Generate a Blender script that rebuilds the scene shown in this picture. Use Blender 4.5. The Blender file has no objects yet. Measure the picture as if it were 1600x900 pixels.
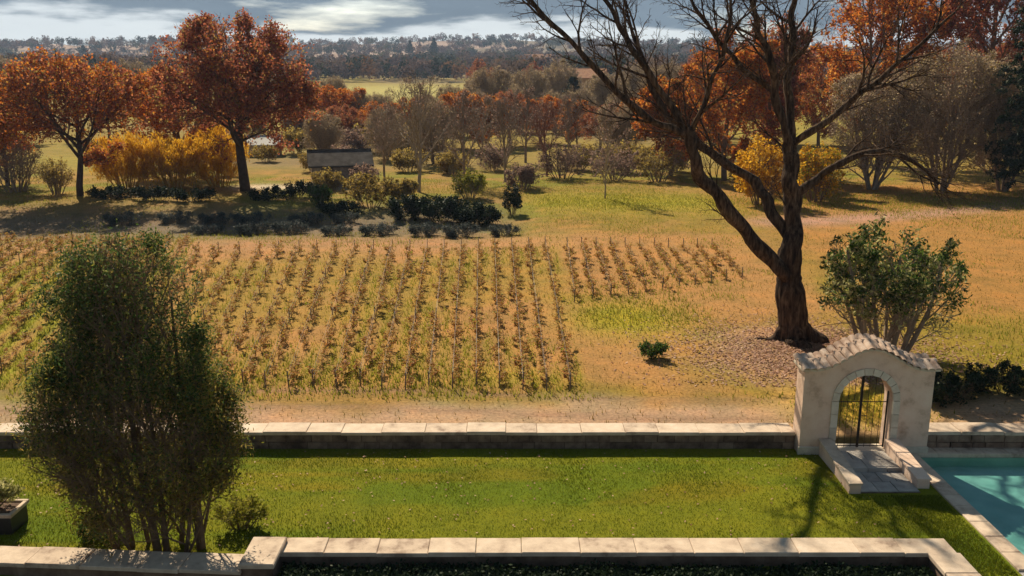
import bpy, math, random
import numpy as np
from mathutils import Vector, Matrix, Quaternion

# ------------------------------------------------------------------ camera, sky, sun, exposure
sc = bpy.context.scene
COL = sc.collection
R = math.radians
random.seed(7)
rng = np.random.default_rng(7)

cam_d = bpy.data.cameras.new('camera')
cam = bpy.data.objects.new('camera', cam_d)
COL.objects.link(cam)
cam.location = (0, 0, 10)
cam.rotation_euler = (R(90 - 13.65), 0, 0)
cam_d.sensor_width = 36
cam_d.lens = 31.5
cam_d.clip_start = 0.1
cam_d.clip_end = 20000
sc.camera = cam

SUN_EL = R(40)
SUN_AZ = R(-22)          # back left of the picture
sun_vec = Vector((math.sin(SUN_AZ) * math.cos(SUN_EL), math.cos(SUN_AZ) * math.cos(SUN_EL), math.sin(SUN_EL)))

world = bpy.data.worlds.new('World')
sc.world = world
world.use_nodes = True
wn, wl = world.node_tree.nodes, world.node_tree.links
wn.clear()
w_out = wn.new('ShaderNodeOutputWorld')
w_bg = wn.new('ShaderNodeBackground')
w_bg.inputs['Strength'].default_value = 0.105
sky = wn.new('ShaderNodeTexSky')
sky.sky_type = 'NISHITA'
sky.sun_disc = False
sky.sun_elevation = SUN_EL
sky.sun_rotation = SUN_AZ % (2 * math.pi)
tc = wn.new('ShaderNodeTexCoord')
sep = wn.new('ShaderNodeSeparateXYZ')
wl.new(tc.outputs['Generated'], sep.inputs[0])
# clouds live on direction, stretched flat like banks seen near the horizon
mp = wn.new('ShaderNodeMapping')
mp.inputs['Scale'].default_value = (2.2, 2.2, 13.0)
mp.inputs['Location'].default_value = (0.35, 0.1, 0.0)
wl.new(tc.outputs['Generated'], mp.inputs['Vector'])
n1 = wn.new('ShaderNodeTexNoise')
n1.inputs['Scale'].default_value = 1.6
n1.inputs['Detail'].default_value = 7
n1.inputs['Roughness'].default_value = 0.55
wl.new(mp.outputs[0], n1.inputs['Vector'])
mp2 = wn.new('ShaderNodeMapping')
mp2.inputs['Scale'].default_value = (1.0, 1.0, 5.0)
mp2.inputs['Location'].default_value = (3.1, 1.7, 0.4)
wl.new(tc.outputs['Generated'], mp2.inputs['Vector'])
n2 = wn.new('ShaderNodeTexNoise')
n2.inputs['Scale'].default_value = 4.0
n2.inputs['Detail'].default_value = 8
n2.inputs['Roughness'].default_value = 0.6
wl.new(mp2.outputs[0], n2.inputs['Vector'])
# height of the cloud deck's lower edge varies with the noise
m1 = wn.new('ShaderNodeMath'); m1.operation = 'MULTIPLY_ADD'
wl.new(n1.outputs['Fac'], m1.inputs[0]); m1.inputs[1].default_value = 0.20
m1.inputs[2].default_value = -0.098
m2 = wn.new('ShaderNodeMath'); m2.operation = 'ADD'
wl.new(sep.outputs['Z'], m2.inputs[0]); wl.new(m1.outputs[0], m2.inputs[1])
deck = wn.new('ShaderNodeMapRange'); deck.interpolation_type = 'SMOOTHSTEP'
deck.inputs['From Min'].default_value = 0.037
deck.inputs['From Max'].default_value = 0.058
wl.new(m2.outputs[0], deck.inputs['Value'])
white = wn.new('ShaderNodeMix'); white.data_type = 'RGBA'
wl.new(n2.outputs['Fac'], white.inputs[0])
white.inputs[6].default_value = (4.6, 4.9, 4.9, 1)
white.inputs[7].default_value = (7.0, 7.2, 6.9, 1)
slate_r = wn.new('ShaderNodeValToRGB')
slate_r.color_ramp.elements[0].position = 0.3
slate_r.color_ramp.elements[0].color = (0.24, 0.46, 0.66, 1)
slate_r.color_ramp.elements[1].position = 0.72
slate_r.color_ramp.elements[1].color = (0.95, 1.35, 1.7, 1)
wl.new(n2.outputs['Fac'], slate_r.inputs[0])
cl = wn.new('ShaderNodeMix'); cl.data_type = 'RGBA'
wl.new(deck.outputs[0], cl.inputs[0])
wl.new(white.outputs[2], cl.inputs[6])
wl.new(slate_r.outputs[0], cl.inputs[7])
gap = wn.new('ShaderNodeMapRange')
gap.inputs['From Min'].default_value = 0.57
gap.inputs['From Max'].default_value = 0.68
gap.inputs['To Max'].default_value = 0.8
wl.new(n1.outputs['Fac'], gap.inputs['Value'])
fin = wn.new('ShaderNodeMix'); fin.data_type = 'RGBA'
wl.new(gap.outputs[0], fin.inputs[0])
wl.new(cl.outputs[2], fin.inputs[6])
wl.new(sky.outputs[0], fin.inputs[7])
wl.new(fin.outputs[2], w_bg.inputs['Color'])
wl.new(w_bg.outputs[0], w_out.inputs['Surface'])

sun_d = bpy.data.lights.new('sun', 'SUN')
sun_d.energy = 5.0
sun_d.angle = R(0.55)
sun_d.color = (1.0, 0.85, 0.62)
sun = bpy.data.objects.new('sun', sun_d)
COL.objects.link(sun)
sun.rotation_euler = (-sun_vec).to_track_quat('-Z', 'Y').to_euler()

vs = sc.view_settings
vs.view_transform = 'Standard'
vs.look = 'None'
vs.exposure = 0.6
vs.gamma = 1.0
vs.use_curve_mapping = False
sc.cycles.use_denoising = True
sc.cycles.max_bounces = 6
sc.cycles.diffuse_bounces = 3
sc.cycles.transparent_max_bounces = 12
sc.cycles.volume_bounces = 0
sc.cycles.sample_clamp_indirect = 6

# ------------------------------------------------------------------ helpers
def put(o, parent=None):
    COL.objects.link(o)
    if parent is not None:
        o.parent = parent
    return o

def tag(o, label=None, cat=None, group=None, kind=None):
    if label: o['label'] = label
    if cat: o['category'] = cat
    if group: o['group'] = group
    if kind: o['kind'] = kind
    return o

def empty(name, loc, rz=0.0):
    o = bpy.data.objects.new(name, None)
    o.empty_display_size = 0.2
    put(o)
    o.location = loc
    o.rotation_euler = (0, 0, rz)
    return o

def mesh_np(name, V, faces, mats, midx=None, smooth=False):
    """V (n,3); faces: array (m,k) or list of such arrays; mats list; midx list matching faces."""
    if not isinstance(faces, (list, tuple)):
        faces = [faces]
    faces = [np.asarray(f, dtype=np.int32) for f in faces if len(f)]
    me = bpy.data.meshes.new(name)
    V = np.asarray(V, dtype=np.float32)
    me.vertices.add(len(V))
    me.vertices.foreach_set('co', V.ravel())
    loops = np.concatenate([f.ravel() for f in faces])
    tot = np.concatenate([np.full(len(f), f.shape[1], np.int32) for f in faces])
    start = np.concatenate([[0], np.cumsum(tot)[:-1]]).astype(np.int32)
    me.loops.add(len(loops))
    me.loops.foreach_set('vertex_index', loops)
    me.polygons.add(len(tot))
    me.polygons.foreach_set('loop_start', start)
    me.polygons.foreach_set('loop_total', tot)
    if midx is not None:
        mi = np.concatenate([np.full(len(f), midx[i], np.int32) for i, f in enumerate(faces)])
        me.polygons.foreach_set('material_index', mi)
    me.polygons.foreach_set('use_smooth', np.full(len(tot), smooth))
    me.update(calc_edges=True)
    for m in mats:
        me.materials.append(m)
    return me

def obj(name, me, parent=None, loc=None):
    o = bpy.data.objects.new(name, me)
    put(o, parent)
    if loc is not None:
        o.location = loc
    return o

class MB:
    """collects simple solids into one mesh"""
    def __init__(self):
        self.v, self.f = [], []
    def box(self, x0, x1, y0, y1, z0, z1, c=0.0):
        b = len(self.v)
        if c <= 0:
            self.v += [(x0,y0,z0),(x1,y0,z0),(x1,y1,z0),(x0,y1,z0),(x0,y0,z1),(x1,y0,z1),(x1,y1,z1),(x0,y1,z1)]
            self.f += [tuple(b+i for i in q) for q in ((3,2,1,0),(4,5,6,7),(0,1,5,4),(1,2,6,5),(2,3,7,6),(3,0,4,7))]
        else:                                     # chamfered top edges
            self.v += [(x0,y0,z0),(x1,y0,z0),(x1,y1,z0),(x0,y1,z0),
                       (x0,y0,z1-c),(x1,y0,z1-c),(x1,y1,z1-c),(x0,y1,z1-c),
                       (x0+c,y0+c,z1),(x1-c,y0+c,z1),(x1-c,y1-c,z1),(x0+c,y1-c,z1)]
            self.f += [tuple(b+i for i in q) for q in ((3,2,1,0),(0,1,5,4),(1,2,6,5),(2,3,7,6),(3,0,4,7),
                       (4,5,9,8),(5,6,10,9),(6,7,11,10),(7,4,8,11),(8,9,10,11))]
        return self
    def poly(self, pts):
        b = len(self.v); self.v += list(pts); self.f.append(tuple(range(b, b+len(pts)))); return self
    def bar(self, a, b_, r, s=6, r2=None):
        a, b_ = Vector(a), Vector(b_); d = (b_-a).normalized()
        u = d.orthogonal().normalized(); w = d.cross(u); n = len(self.v); r2 = r if r2 is None else r2
        for p, q in ((a, r), (b_, r2)):
            for i in range(s):
                t = 2*math.pi*i/s; self.v.append(tuple(p + u*(math.cos(t)*q) + w*(math.sin(t)*q)))
        for i in range(s):
            j = (i+1) % s; self.f.append((n+i, n+j, n+s+j, n+s+i))
        self.f.append(tuple(n+i for i in reversed(range(s)))); self.f.append(tuple(n+s+i for i in range(s)))
        return self
    def mesh(self, name, mat, smooth=False):
        me = bpy.data.meshes.new(name); me.from_pydata(self.v, [], self.f); me.update()
        me.materials.append(mat)
        if smooth: me.polygons.foreach_set('use_smooth', [True]*len(me.polygons))
        return me
    def obj(self, name, mat, parent=None, smooth=False):
        return obj(name, self.mesh(name, mat, smooth), parent)

def copy_tree(o, parent=None):
    c = o.copy()
    COL.objects.link(c)
    c.parent = parent
    for ch in list(o.children):
        k = ch.copy(); COL.objects.link(k); k.parent = c
        for g in list(ch.children):
            q = g.copy(); COL.objects.link(q); q.parent = k
    return c

def vnoise(x, y, seed=0):
    """smooth lattice noise in 0..1, numpy"""
    xi = np.floor(x).astype(np.int64); yi = np.floor(y).astype(np.int64)
    fx = x - xi; fy = y - yi
    fx = fx*fx*(3-2*fx); fy = fy*fy*(3-2*fy)
    def h(a, b):
        n = (a*374761393 + b*668265263 + seed*974711) & 0xffffffff
        n = ((n ^ (n >> 13)) * 1274126177) & 0xffffffff
        return ((n ^ (n >> 16)) & 0xffff) / 65535.0
    return (h(xi,yi)*(1-fx)+h(xi+1,yi)*fx)*(1-fy) + (h(xi,yi+1)*(1-fx)+h(xi+1,yi+1)*fx)*fy
def fbm(x, y, seed=0, octv=4):
    s = 0; a = 0.5; t = 0
    for i in range(octv):
        s = s + a*vnoise(x*2**i, y*2**i, seed+i); t += a; a *= 0.5
    return s/t
def sstep(a, b, x):
    t = np.clip((x-a)/(b-a), 0, 1); return t*t*(3-2*t)

# ------------------------------------------------------------------ materials
MATS = {}
def nt(name):
    m = bpy.data.materials.new(name); m.use_nodes = True
    n = m.node_tree.nodes; n.clear()
    MATS[name] = m
    return m, n, m.node_tree.links

def ramp(n, stops):
    r = n.new('ShaderNodeValToRGB'); e = r.color_ramp.elements
    while len(e) < len(stops): e.new(0.5)
    for i, (p, c) in enumerate(stops):
        e[i].position = p; e[i].color = (c[0], c[1], c[2], 1)
    return r

def stone_mat(name, stops, scale=3.0, rough=0.9, bump=0.3, fine=40.0, spec=0.3):
    m, n, l = nt(name)
    o = n.new('ShaderNodeOutputMaterial'); b = n.new('ShaderNodeBsdfPrincipled')
    b.inputs['Roughness'].default_value = rough; b.inputs['Specular IOR Level'].default_value = spec
    t = n.new('ShaderNodeNewGeometry')
    a = n.new('ShaderNodeTexNoise'); a.inputs['Scale'].default_value = scale; a.inputs['Detail'].default_value = 8
    a.inputs['Roughness'].default_value = 0.65
    l.new(t.outputs['Position'], a.inputs['Vector'])
    oi = n.new('ShaderNodeObjectInfo')
    ad = n.new('ShaderNodeMath'); ad.operation = 'MULTIPLY_ADD'
    l.new(oi.outputs['Random'], ad.inputs[0]); ad.inputs[1].default_value = 0.22
    sb = n.new('ShaderNodeMath'); sb.operation = 'SUBTRACT'; l.new(a.outputs['Fac'], sb.inputs[0]); sb.inputs[1].default_value = 0.11
    l.new(sb.outputs[0], ad.inputs[2])
    r = ramp(n, stops); l.new(ad.outputs[0], r.inputs[0])
    f = n.new('ShaderNodeTexNoise'); f.inputs['Scale'].default_value = fine; f.inputs['Detail'].default_value = 5
    l.new(t.outputs['Position'], f.inputs['Vector'])
    bp = n.new('ShaderNodeBump'); bp.inputs['Strength'].default_value = bump; bp.inputs['Distance'].default_value = 0.02
    l.new(f.outputs['Fac'], bp.inputs['Height']); l.new(bp.outputs[0], b.inputs['Normal'])
    l.new(r.outputs[0], b.inputs['Base Color']); l.new(b.outputs[0], o.inputs['Surface'])
    return m

def leaf_mat(name, stops, trans=0.45, rough=0.6):
    m, n, l = nt(name)
    o = n.new('ShaderNodeOutputMaterial')
    g = n.new('ShaderNodeNewGeometry')
    r = ramp(n, stops); l.new(g.outputs['Random Per Island'], r.inputs[0])
    d = n.new('ShaderNodeBsdfPrincipled'); d.inputs['Roughness'].default_value = rough
    d.inputs['Specular IOR Level'].default_value = 0.12
    t = n.new('ShaderNodeBsdfTranslucent')
    mx = n.new('ShaderNodeMixShader'); mx.inputs[0].default_value = trans
    l.new(r.outputs[0], d.inputs['Base Color']); l.new(r.outputs[0], t.inputs['Color'])
    l.new(d.outputs[0], mx.inputs[1]); l.new(t.outputs[0], mx.inputs[2]); l.new(mx.outputs[0], o.inputs['Surface'])
    return m

def plain(name, col, rough=0.5, metal=0.0):
    m, n, l = nt(name)
    o = n.new('ShaderNodeOutputMaterial'); b = n.new('ShaderNodeBsdfPrincipled')
    t = n.new('ShaderNodeNewGeometry'); a = n.new('ShaderNodeTexNoise'); a.inputs['Scale'].default_value = 12
    l.new(t.outputs['Position'], a.inputs['Vector'])
    r = ramp(n, [(0.3, [c*0.7 for c in col]), (0.7, [min(1, c*1.25) for c in col])])
    l.new(a.outputs['Fac'], r.inputs[0]); l.new(r.outputs[0], b.inputs['Base Color'])
    b.inputs['Roughness'].default_value = rough; b.inputs['Metallic'].default_value = metal
    l.new(b.outputs[0], o.inputs['Surface'])
    return m

cap_m = stone_mat('cap_stone', [(0.28, (0.28,0.20,0.15)), (0.42, (0.50,0.39,0.30)), (0.56, (0.60,0.48,0.37)), (0.75, (0.69,0.57,0.46))], 2.6, 0.85, 0.25)
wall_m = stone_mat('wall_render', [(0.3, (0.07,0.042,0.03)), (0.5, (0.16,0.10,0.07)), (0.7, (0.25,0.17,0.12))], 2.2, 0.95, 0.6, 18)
rubble_m = stone_mat('wall_stone', [(0.3, (0.08,0.05,0.035)), (0.5, (0.19,0.125,0.09)), (0.7, (0.30,0.21,0.15))], 3.0, 0.95, 0.7, 16)
gate_m = stone_mat('gate_render', [(0.28, (0.42,0.27,0.19)), (0.45, (0.72,0.52,0.40)), (0.7, (0.80,0.62,0.50))], 1.9, 0.92, 0.3, 30)
trim_m = stone_mat('gate_trim', [(0.3, (0.50,0.43,0.34)), (0.7, (0.72,0.64,0.53))], 3.0, 0.9, 0.3)
tile_m = stone_mat('clay_tile', [(0.3, (0.34,0.22,0.16)), (0.5, (0.52,0.38,0.29)), (0.7, (0.66,0.53,0.43))], 4.0, 0.85, 0.3)
pave_m = stone_mat('paving_stone', [(0.3, (0.25,0.23,0.22)), (0.7, (0.48,0.44,0.40))], 2.5, 0.8, 0.3)
iron_m = plain('wrought_iron', (0.03, 0.025, 0.022), 0.55, 0.6)
bark_dark = stone_mat('bark_dark', [(0.3, (0.032,0.020,0.014)), (0.7, (0.10,0.062,0.042))], 3.0, 0.95, 0.9, 14)
bark_brown = stone_mat('bark_brown', [(0.3, (0.11,0.07,0.045)), (0.7, (0.24,0.16,0.10))], 3.0, 0.95, 0.6, 14)
bark_grey = stone_mat('bark_grey', [(0.3, (0.17,0.125,0.095)), (0.7, (0.32,0.245,0.19))], 3.0, 0.95, 0.5, 14)
bark_pale = stone_mat('bark_pale', [(0.3, (0.24,0.18,0.13)), (0.7, (0.38,0.30,0.22))], 3.0, 0.95, 0.5, 14)
bark_red = stone_mat('bark_red', [(0.3, (0.16,0.07,0.05)), (0.7, (0.28,0.13,0.09))], 3.0, 0.95, 0.5, 14)
twig_gold = stone_mat('twig_gold', [(0.3, (0.30,0.16,0.02)), (0.7, (0.5,0.28,0.04))], 3.0, 0.9, 0.3, 14)
wood_m = stone_mat('post_wood', [(0.3, (0.11,0.08,0.06)), (0.7, (0.24,0.19,0.15))], 6.0, 0.9, 0.4)

L_olive = leaf_mat('leaf_olive', [(0.0,(0.026,0.055,0.018)),(0.45,(0.065,0.11,0.034)),(0.8,(0.13,0.165,0.05)),(1.0,(0.26,0.26,0.09))], 0.55, 0.55)
L_brown = leaf_mat('leaf_brown', [(0.0,(0.16,0.11,0.03)),(0.5,(0.30,0.21,0.055)),(1.0,(0.40,0.32,0.09))], 0.6)
L_orange = leaf_mat('leaf_orange', [(0.0,(0.24,0.055,0.016)),(0.4,(0.52,0.15,0.022)),(0.75,(0.66,0.25,0.035)),(1.0,(0.46,0.28,0.07))], 0.6)
L_red = leaf_mat('leaf_red', [(0.0,(0.17,0.05,0.035)),(0.5,(0.38,0.115,0.065)),(0.85,(0.50,0.19,0.085)),(1.0,(0.44,0.25,0.11))], 0.6)
L_gold = leaf_mat('leaf_gold', [(0.0,(0.46,0.22,0.015)),(0.5,(0.68,0.38,0.022)),(1.0,(0.76,0.50,0.05))], 0.6)
L_green = leaf_mat('leaf_green', [(0.0,(0.03,0.07,0.012)),(0.5,(0.06,0.12,0.02)),(1.0,(0.12,0.17,0.03))], 0.4)
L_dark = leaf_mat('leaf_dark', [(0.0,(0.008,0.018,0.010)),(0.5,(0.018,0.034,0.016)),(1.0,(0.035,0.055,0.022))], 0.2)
L_mauve = leaf_mat('leaf_mauve', [(0.0,(0.15,0.095,0.085)),(0.5,(0.26,0.17,0.14)),(1.0,(0.36,0.25,0.19))], 0.5)
L_vine = leaf_mat('leaf_vine', [(0.0,(0.30,0.12,0.05)),(0.35,(0.46,0.22,0.07)),(0.6,(0.52,0.31,0.07)),(0.8,(0.38,0.35,0.04)),(1.0,(0.24,0.28,0.03))], 0.55)
L_grass = leaf_mat('blade_grass', [(0.0,(0.10,0.135,0.007)),(0.5,(0.13,0.165,0.009)),(0.9,(0.165,0.175,0.012)),(1.0,(0.22,0.19,0.03))], 0.35)
L_dry = leaf_mat('blade_dry', [(0.0,(0.16,0.13,0.02)),(0.35,(0.24,0.17,0.035)),(0.7,(0.34,0.20,0.06)),(1.0,(0.40,0.29,0.12))], 0.4)
L_weed = leaf_mat('blade_weed', [(0.0,(0.16,0.17,0.015)),(0.5,(0.27,0.27,0.03)),(1.0,(0.38,0.33,0.06))], 0.45)
L_far = leaf_mat('leaf_far', [(0.0,(0.018,0.026,0.018)),(0.3,(0.04,0.045,0.028)),(0.42,(0.11,0.075,0.055)),(0.7,(0.17,0.11,0.085)),(0.9,(0.20,0.10,0.05)),(1.0,(0.13,0.12,0.045))], 0.2)
L_straw = leaf_mat('leaf_straw', [(0.0,(0.24,0.18,0.12)),(0.5,(0.40,0.31,0.21)),(1.0,(0.52,0.43,0.30))], 0.55)
L_pale = leaf_mat('leaf_pale', [(0.0,(0.20,0.21,0.05)),(0.5,(0.42,0.40,0.14)),(1.0,(0.65,0.60,0.32))], 0.45)
L_litter = leaf_mat('leaf_litter', [(0.0,(0.24,0.11,0.07)),(0.5,(0.40,0.23,0.16)),(1.0,(0.52,0.34,0.24))], 0.2)

def attr_ground(name, bump=0.5, fine=9.0):
    m, n, l = nt(name)
    o = n.new('ShaderNodeOutputMaterial'); b = n.new('ShaderNodeBsdfPrincipled'); b.inputs['Roughness'].default_value = 1.0
    b.inputs['Specular IOR Level'].default_value = 0.1
    at = n.new('ShaderNodeAttribute'); at.attribute_name = 'tint'
    g = n.new('ShaderNodeNewGeometry')
    a = n.new('ShaderNodeTexNoise'); a.inputs['Scale'].default_value = fine; a.inputs['Detail'].default_value = 6; a.inputs['Roughness'].default_value = 0.7
    c = n.new('ShaderNodeTexNoise'); c.inputs['Scale'].default_value = 0.55; c.inputs['Detail'].default_value = 8; c.inputs['Roughness'].default_value = 0.7
    l.new(g.outputs['Position'], a.inputs['Vector']); l.new(g.outputs['Position'], c.inputs['Vector'])
    r1 = ramp(n, [(0.3,(0.62,0.60,0.55)),(0.5,(1,1,1)),(0.7,(1.35,1.32,1.25))]); l.new(a.outputs['Fac'], r1.inputs[0])
    r2 = ramp(n, [(0.32,(0.72,0.80,0.75)),(0.5,(1,1,1)),(0.68,(1.25,1.12,1.05))]); l.new(c.outputs['Fac'], r2.inputs[0])
    m1 = n.new('ShaderNodeMix'); m1.data_type = 'RGBA'; m1.blend_type = 'MULTIPLY'; m1.inputs[0].default_value = 1
    m2 = n.new('ShaderNodeMix'); m2.data_type = 'RGBA'; m2.blend_type = 'MULTIPLY'; m2.inputs[0].default_value = 1
    l.new(at.outputs['Color'], m1.inputs[6]); l.new(r1.outputs[0], m1.inputs[7])
    l.new(m1.outputs[2], m2.inputs[6]); l.new(r2.outputs[0], m2.inputs[7])
    l.new(m2.outputs[2], b.inputs['Base Color'])
    bp = n.new('ShaderNodeBump'); bp.inputs['Strength'].default_value = bump; bp.inputs['Distance'].default_value = 0.08
    l.new(a.outputs['Fac'], bp.inputs['Height']); l.new(bp.outputs[0], b.inputs['Normal'])
    l.new(b.outputs[0], o.inputs['Surface'])
    return m
ground_m = attr_ground('ground_earth')
lawn_m = attr_ground('lawn_turf', 0.3, 30.0)

# ------------------------------------------------------------------ terrain
HX = np.array([-200, 60, 130, 300, 600, 1000, 1500, 1900, 2600], float)
HZ = np.array([0.1, 0.1, 0.1, 2.0, 8.0, 23.0, 44.0, 54.0, 50.0])
def height(x, y):
    x = np.asarray(x, float); y = np.asarray(y, float)
    d = np.hypot(x*0.6, y)
    z = np.interp(d, HX, HZ)
    far = sstep(150, 1400, d)
    z = z + far*(fbm(x/420+11, y/420, 3)-0.5)*46
    z = z + sstep(35, 90, y)*(fbm(x/22, y/22, 5)-0.5)*0.7 + (fbm(x/5, y/5, 9)-0.5)*0.10*sstep(24, 30, y)
    z = z - 0.5*np.exp(-((y-60)/6.5)**2)*sstep(4, -2, x)            # shallow swale below the vineyard
    return z
def hz(x, y):
    return float(height(np.array([x]), np.array([y]))[0])

def tint_fn(x, y):
    n = len(x)
    nz = fbm(x/6, y/6, 21); n2_ = fbm(x/2.2, y/2.2, 31); nb = fbm(x/30, y/30, 41)
    c = np.zeros((n, 3))
    def mix(c, col, w):
        w = np.clip(w, 0, 1)[:, None]; return c*(1-w) + np.array(col)[None, :]*w
    c[:] = (0.25, 0.17, 0.035)                                                    # dry meadow
    c = mix(c, (0.18, 0.17, 0.02), sstep(0.48, 0.62, nz))
    c = mix(c, (0.33, 0.19, 0.06), sstep(0.5, 0.64, n2_)*0.7)
    # vineyard soil
    vy = sstep(26.5, 28.5, y + (n2_-0.5)*3)*sstep(57, 53, y + (nz-.5)*3)
    vy = vy*sstep(9, 5, x - sstep(33, 38, y)*7 + (nz-0.5)*4)
    c = mix(c, (0.38, 0.20, 0.075), vy*0.9)
    c = mix(c, (0.28, 0.20, 0.03), vy*sstep(0.52, 0.64, nz)*0.6)
    Y = y-27.6; x0 = x + 0*Y
    for _ in range(4): x0 = x - np.tan(np.radians(np.interp(x0, [-13, -9, -4, 3], [-14, -9, -4, 1])))*Y
    ri = (x0+12.4)/.75; rl = (-13.35-(x+.2493*Y))/.95
    inm = sstep(-1, 0, ri)*sstep(20.5, 19.5, ri)*sstep(27, 28, y)*sstep(51.5, 50.5, y)
    inl = sstep(-1, 0, rl)*sstep(27, 28, y)*sstep(55.5, 54, y)
    c = mix(c, (0.24, 0.26, 0.015), inl*(.5+.5*np.cos(2*np.pi*(rl-.5)))*.95)
    c = mix(c, (0.27, 0.21, 0.03), inm*(.5+.5*np.cos(2*np.pi*(ri-.5)))*.8*sstep(.35, .6, fbm(x/5, y/7, 48)))
    c = mix(c, (0.27, 0.25, 0.02), inm*sstep(34, 28.5, y)*.55*sstep(.35, .55, nz))
    yg = np.exp(-((x-4.6)/2.3)**2-((y-35.5)/2.6)**2)
    c = mix(c, (0.29, 0.26, 0.015), np.clip(yg*1.2, 0, 1)*.9)
    # pale orange headland at the far edge
    hd = np.exp(-((y - (52.5 + 0.08*x))/3.4)**2)*sstep(8, 0, x)
    c = mix(c, (0.42, 0.22, 0.10), hd*0.8)
    # dirt strip just behind the wall
    dp = sstep(26.7, 25.0, y + (n2_-0.5)*2.6)
    c = mix(c, (0.43, 0.28, 0.20), dp*0.8)
    rut = np.exp(-((y-25.0+.03*x+.3*np.sin(x/3))/.22)**2) + np.exp(-((y-26.5+.03*x+.3*np.sin(x/3))/.22)**2)
    c = mix(c, (0.24, 0.15, 0.10), np.clip(rut, 0, 1)*.65)
    
    # leaf litter round the big tree
    q = np.hypot((x-11)/5.5, (y-31)/4.5)
    c = mix(c, (0.40, 0.24, 0.16), sstep(1.1, 0.4, q + (n2_-.5)*.8)*0.75)
    c = mix(c, (0.42, 0.28, 0.03), np.clip(np.exp(-((x-10.4)/1.9)**2-((y-25.6)/1.7)**2)*1.3, 0, .9))
    # right hand field: orange brown, greener near the wall
    rf = sstep(14, 19, x + (nz-.5)*5)*sstep(30, 36, y)*sstep(84, 78, y)
    c = mix(c, (0.36, 0.18, 0.055), rf*0.85)
    c = mix(c, (0.24, 0.18, 0.025), sstep(12, 15, x)*sstep(38, 34, y)*sstep(26, 28, y)*0.8)
    # mauve track curving across the right hand field
    tr = np.exp(-((y - (60 + 0.010*(x-26)**2 + 0.35*(x-20)))/2.0)**2)*sstep(14, 18, x)*sstep(60, 40, x)
    c = mix(c, (0.40, 0.24, 0.19), tr*0.8)
    # grey ground of the swale, pale gravel by the stone house
    sw = np.exp(-((y - (61 + 0.03*x))/7.0)**2)*sstep(3, -4, x)
    c = mix(c, (0.165, 0.13, 0.10), sw*0.9)
    gp = np.exp(-((y-77.5)/2.2)**2)*sstep(-26, -22, x)*sstep(-10, -14, x)
    c = mix(c, (0.52, 0.46, 0.36), gp*0.9)
    # bright meadow band in the middle
    mb = np.exp(-((y-69)/5.5)**2)*sstep(-1, 4, x)*sstep(19, 14, x)
    c = mix(c, (0.30, 0.27, 0.02), mb*0.85)
    # farther meadows
    fm = sstep(88, 100, y)
    c = mix(c, (0.24, 0.18, 0.04), fm)
    c = mix(c, (0.27, 0.22, 0.04), fm*sstep(0.5, 0.64, nb))
    c = mix(c, (0.19, 0.13, 0.08), fm*sstep(0.55, 0.7, fbm(x/55, y/80, 51))*0.8)
    c = mix(c, (0.40, 0.36, 0.12), np.exp(-((y-340)/90)**2 - ((x+42)/45)**2)*0.9)
    ff = sstep(500, 800, y)
    c = mix(c, (0.20, 0.16, 0.12), ff)
    c = mix(c, (0.36, 0.26, 0.22), ff*sstep(0.55, 0.62, fbm(x/160, y/260, 61)))
    # lower terrace
    c = mix(c, (0.10, 0.10, 0.05), (y < 23.2)*1.0)
    return c

ys = np.concatenate([[-120, -40, 0, 8, 15, 20, 23.0, 23.15], np.arange(23.5, 90, 0.34), np.geomspace(90.5, 2450, 150)])
cols = 620
ts = np.sinh(np.linspace(-3.4, 3.4, cols))/math.sinh(3.4)
YY, TT = np.meshgrid(ys, ts, indexing='ij')
half = np.clip(60 + np.abs(YY)*1.25, 0, 2500)
XX = TT*half*0.4 + TT**3*half*0.6
# near field: even spacing over the part that is seen
uni = np.linspace(-1, 1, cols)[None, :]
XX = np.where(np.abs(uni) < 0.86, uni*half*0.74/0.86, np.sign(uni)*(half*0.74 + (np.abs(uni)-0.86)/0.14*half*0.9))
ZZ = height(XX, YY)
ZZ = np.where(YY < 23.1, -2.0, ZZ)
V = np.stack([XX, YY, ZZ], -1).reshape(-1, 3)
nr, nc = YY.shape
i0 = (np.arange(nr-1)[:, None]*nc + np.arange(nc-1)[None, :]).ravel()
F = np.stack([i0, i0+1, i0+nc+1, i0+nc], -1)
gm = mesh_np('ground', V, F, [ground_m], smooth=True)
ta = gm.attributes.new('tint', 'FLOAT_COLOR', 'POINT')
tcol = np.ones((len(V), 4), np.float32); tcol[:, :3] = tint_fn(V[:, 0], V[:, 1])
ta.data.foreach_set('color', tcol.ravel())
tag(obj('ground', gm), kind='structure')

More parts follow.
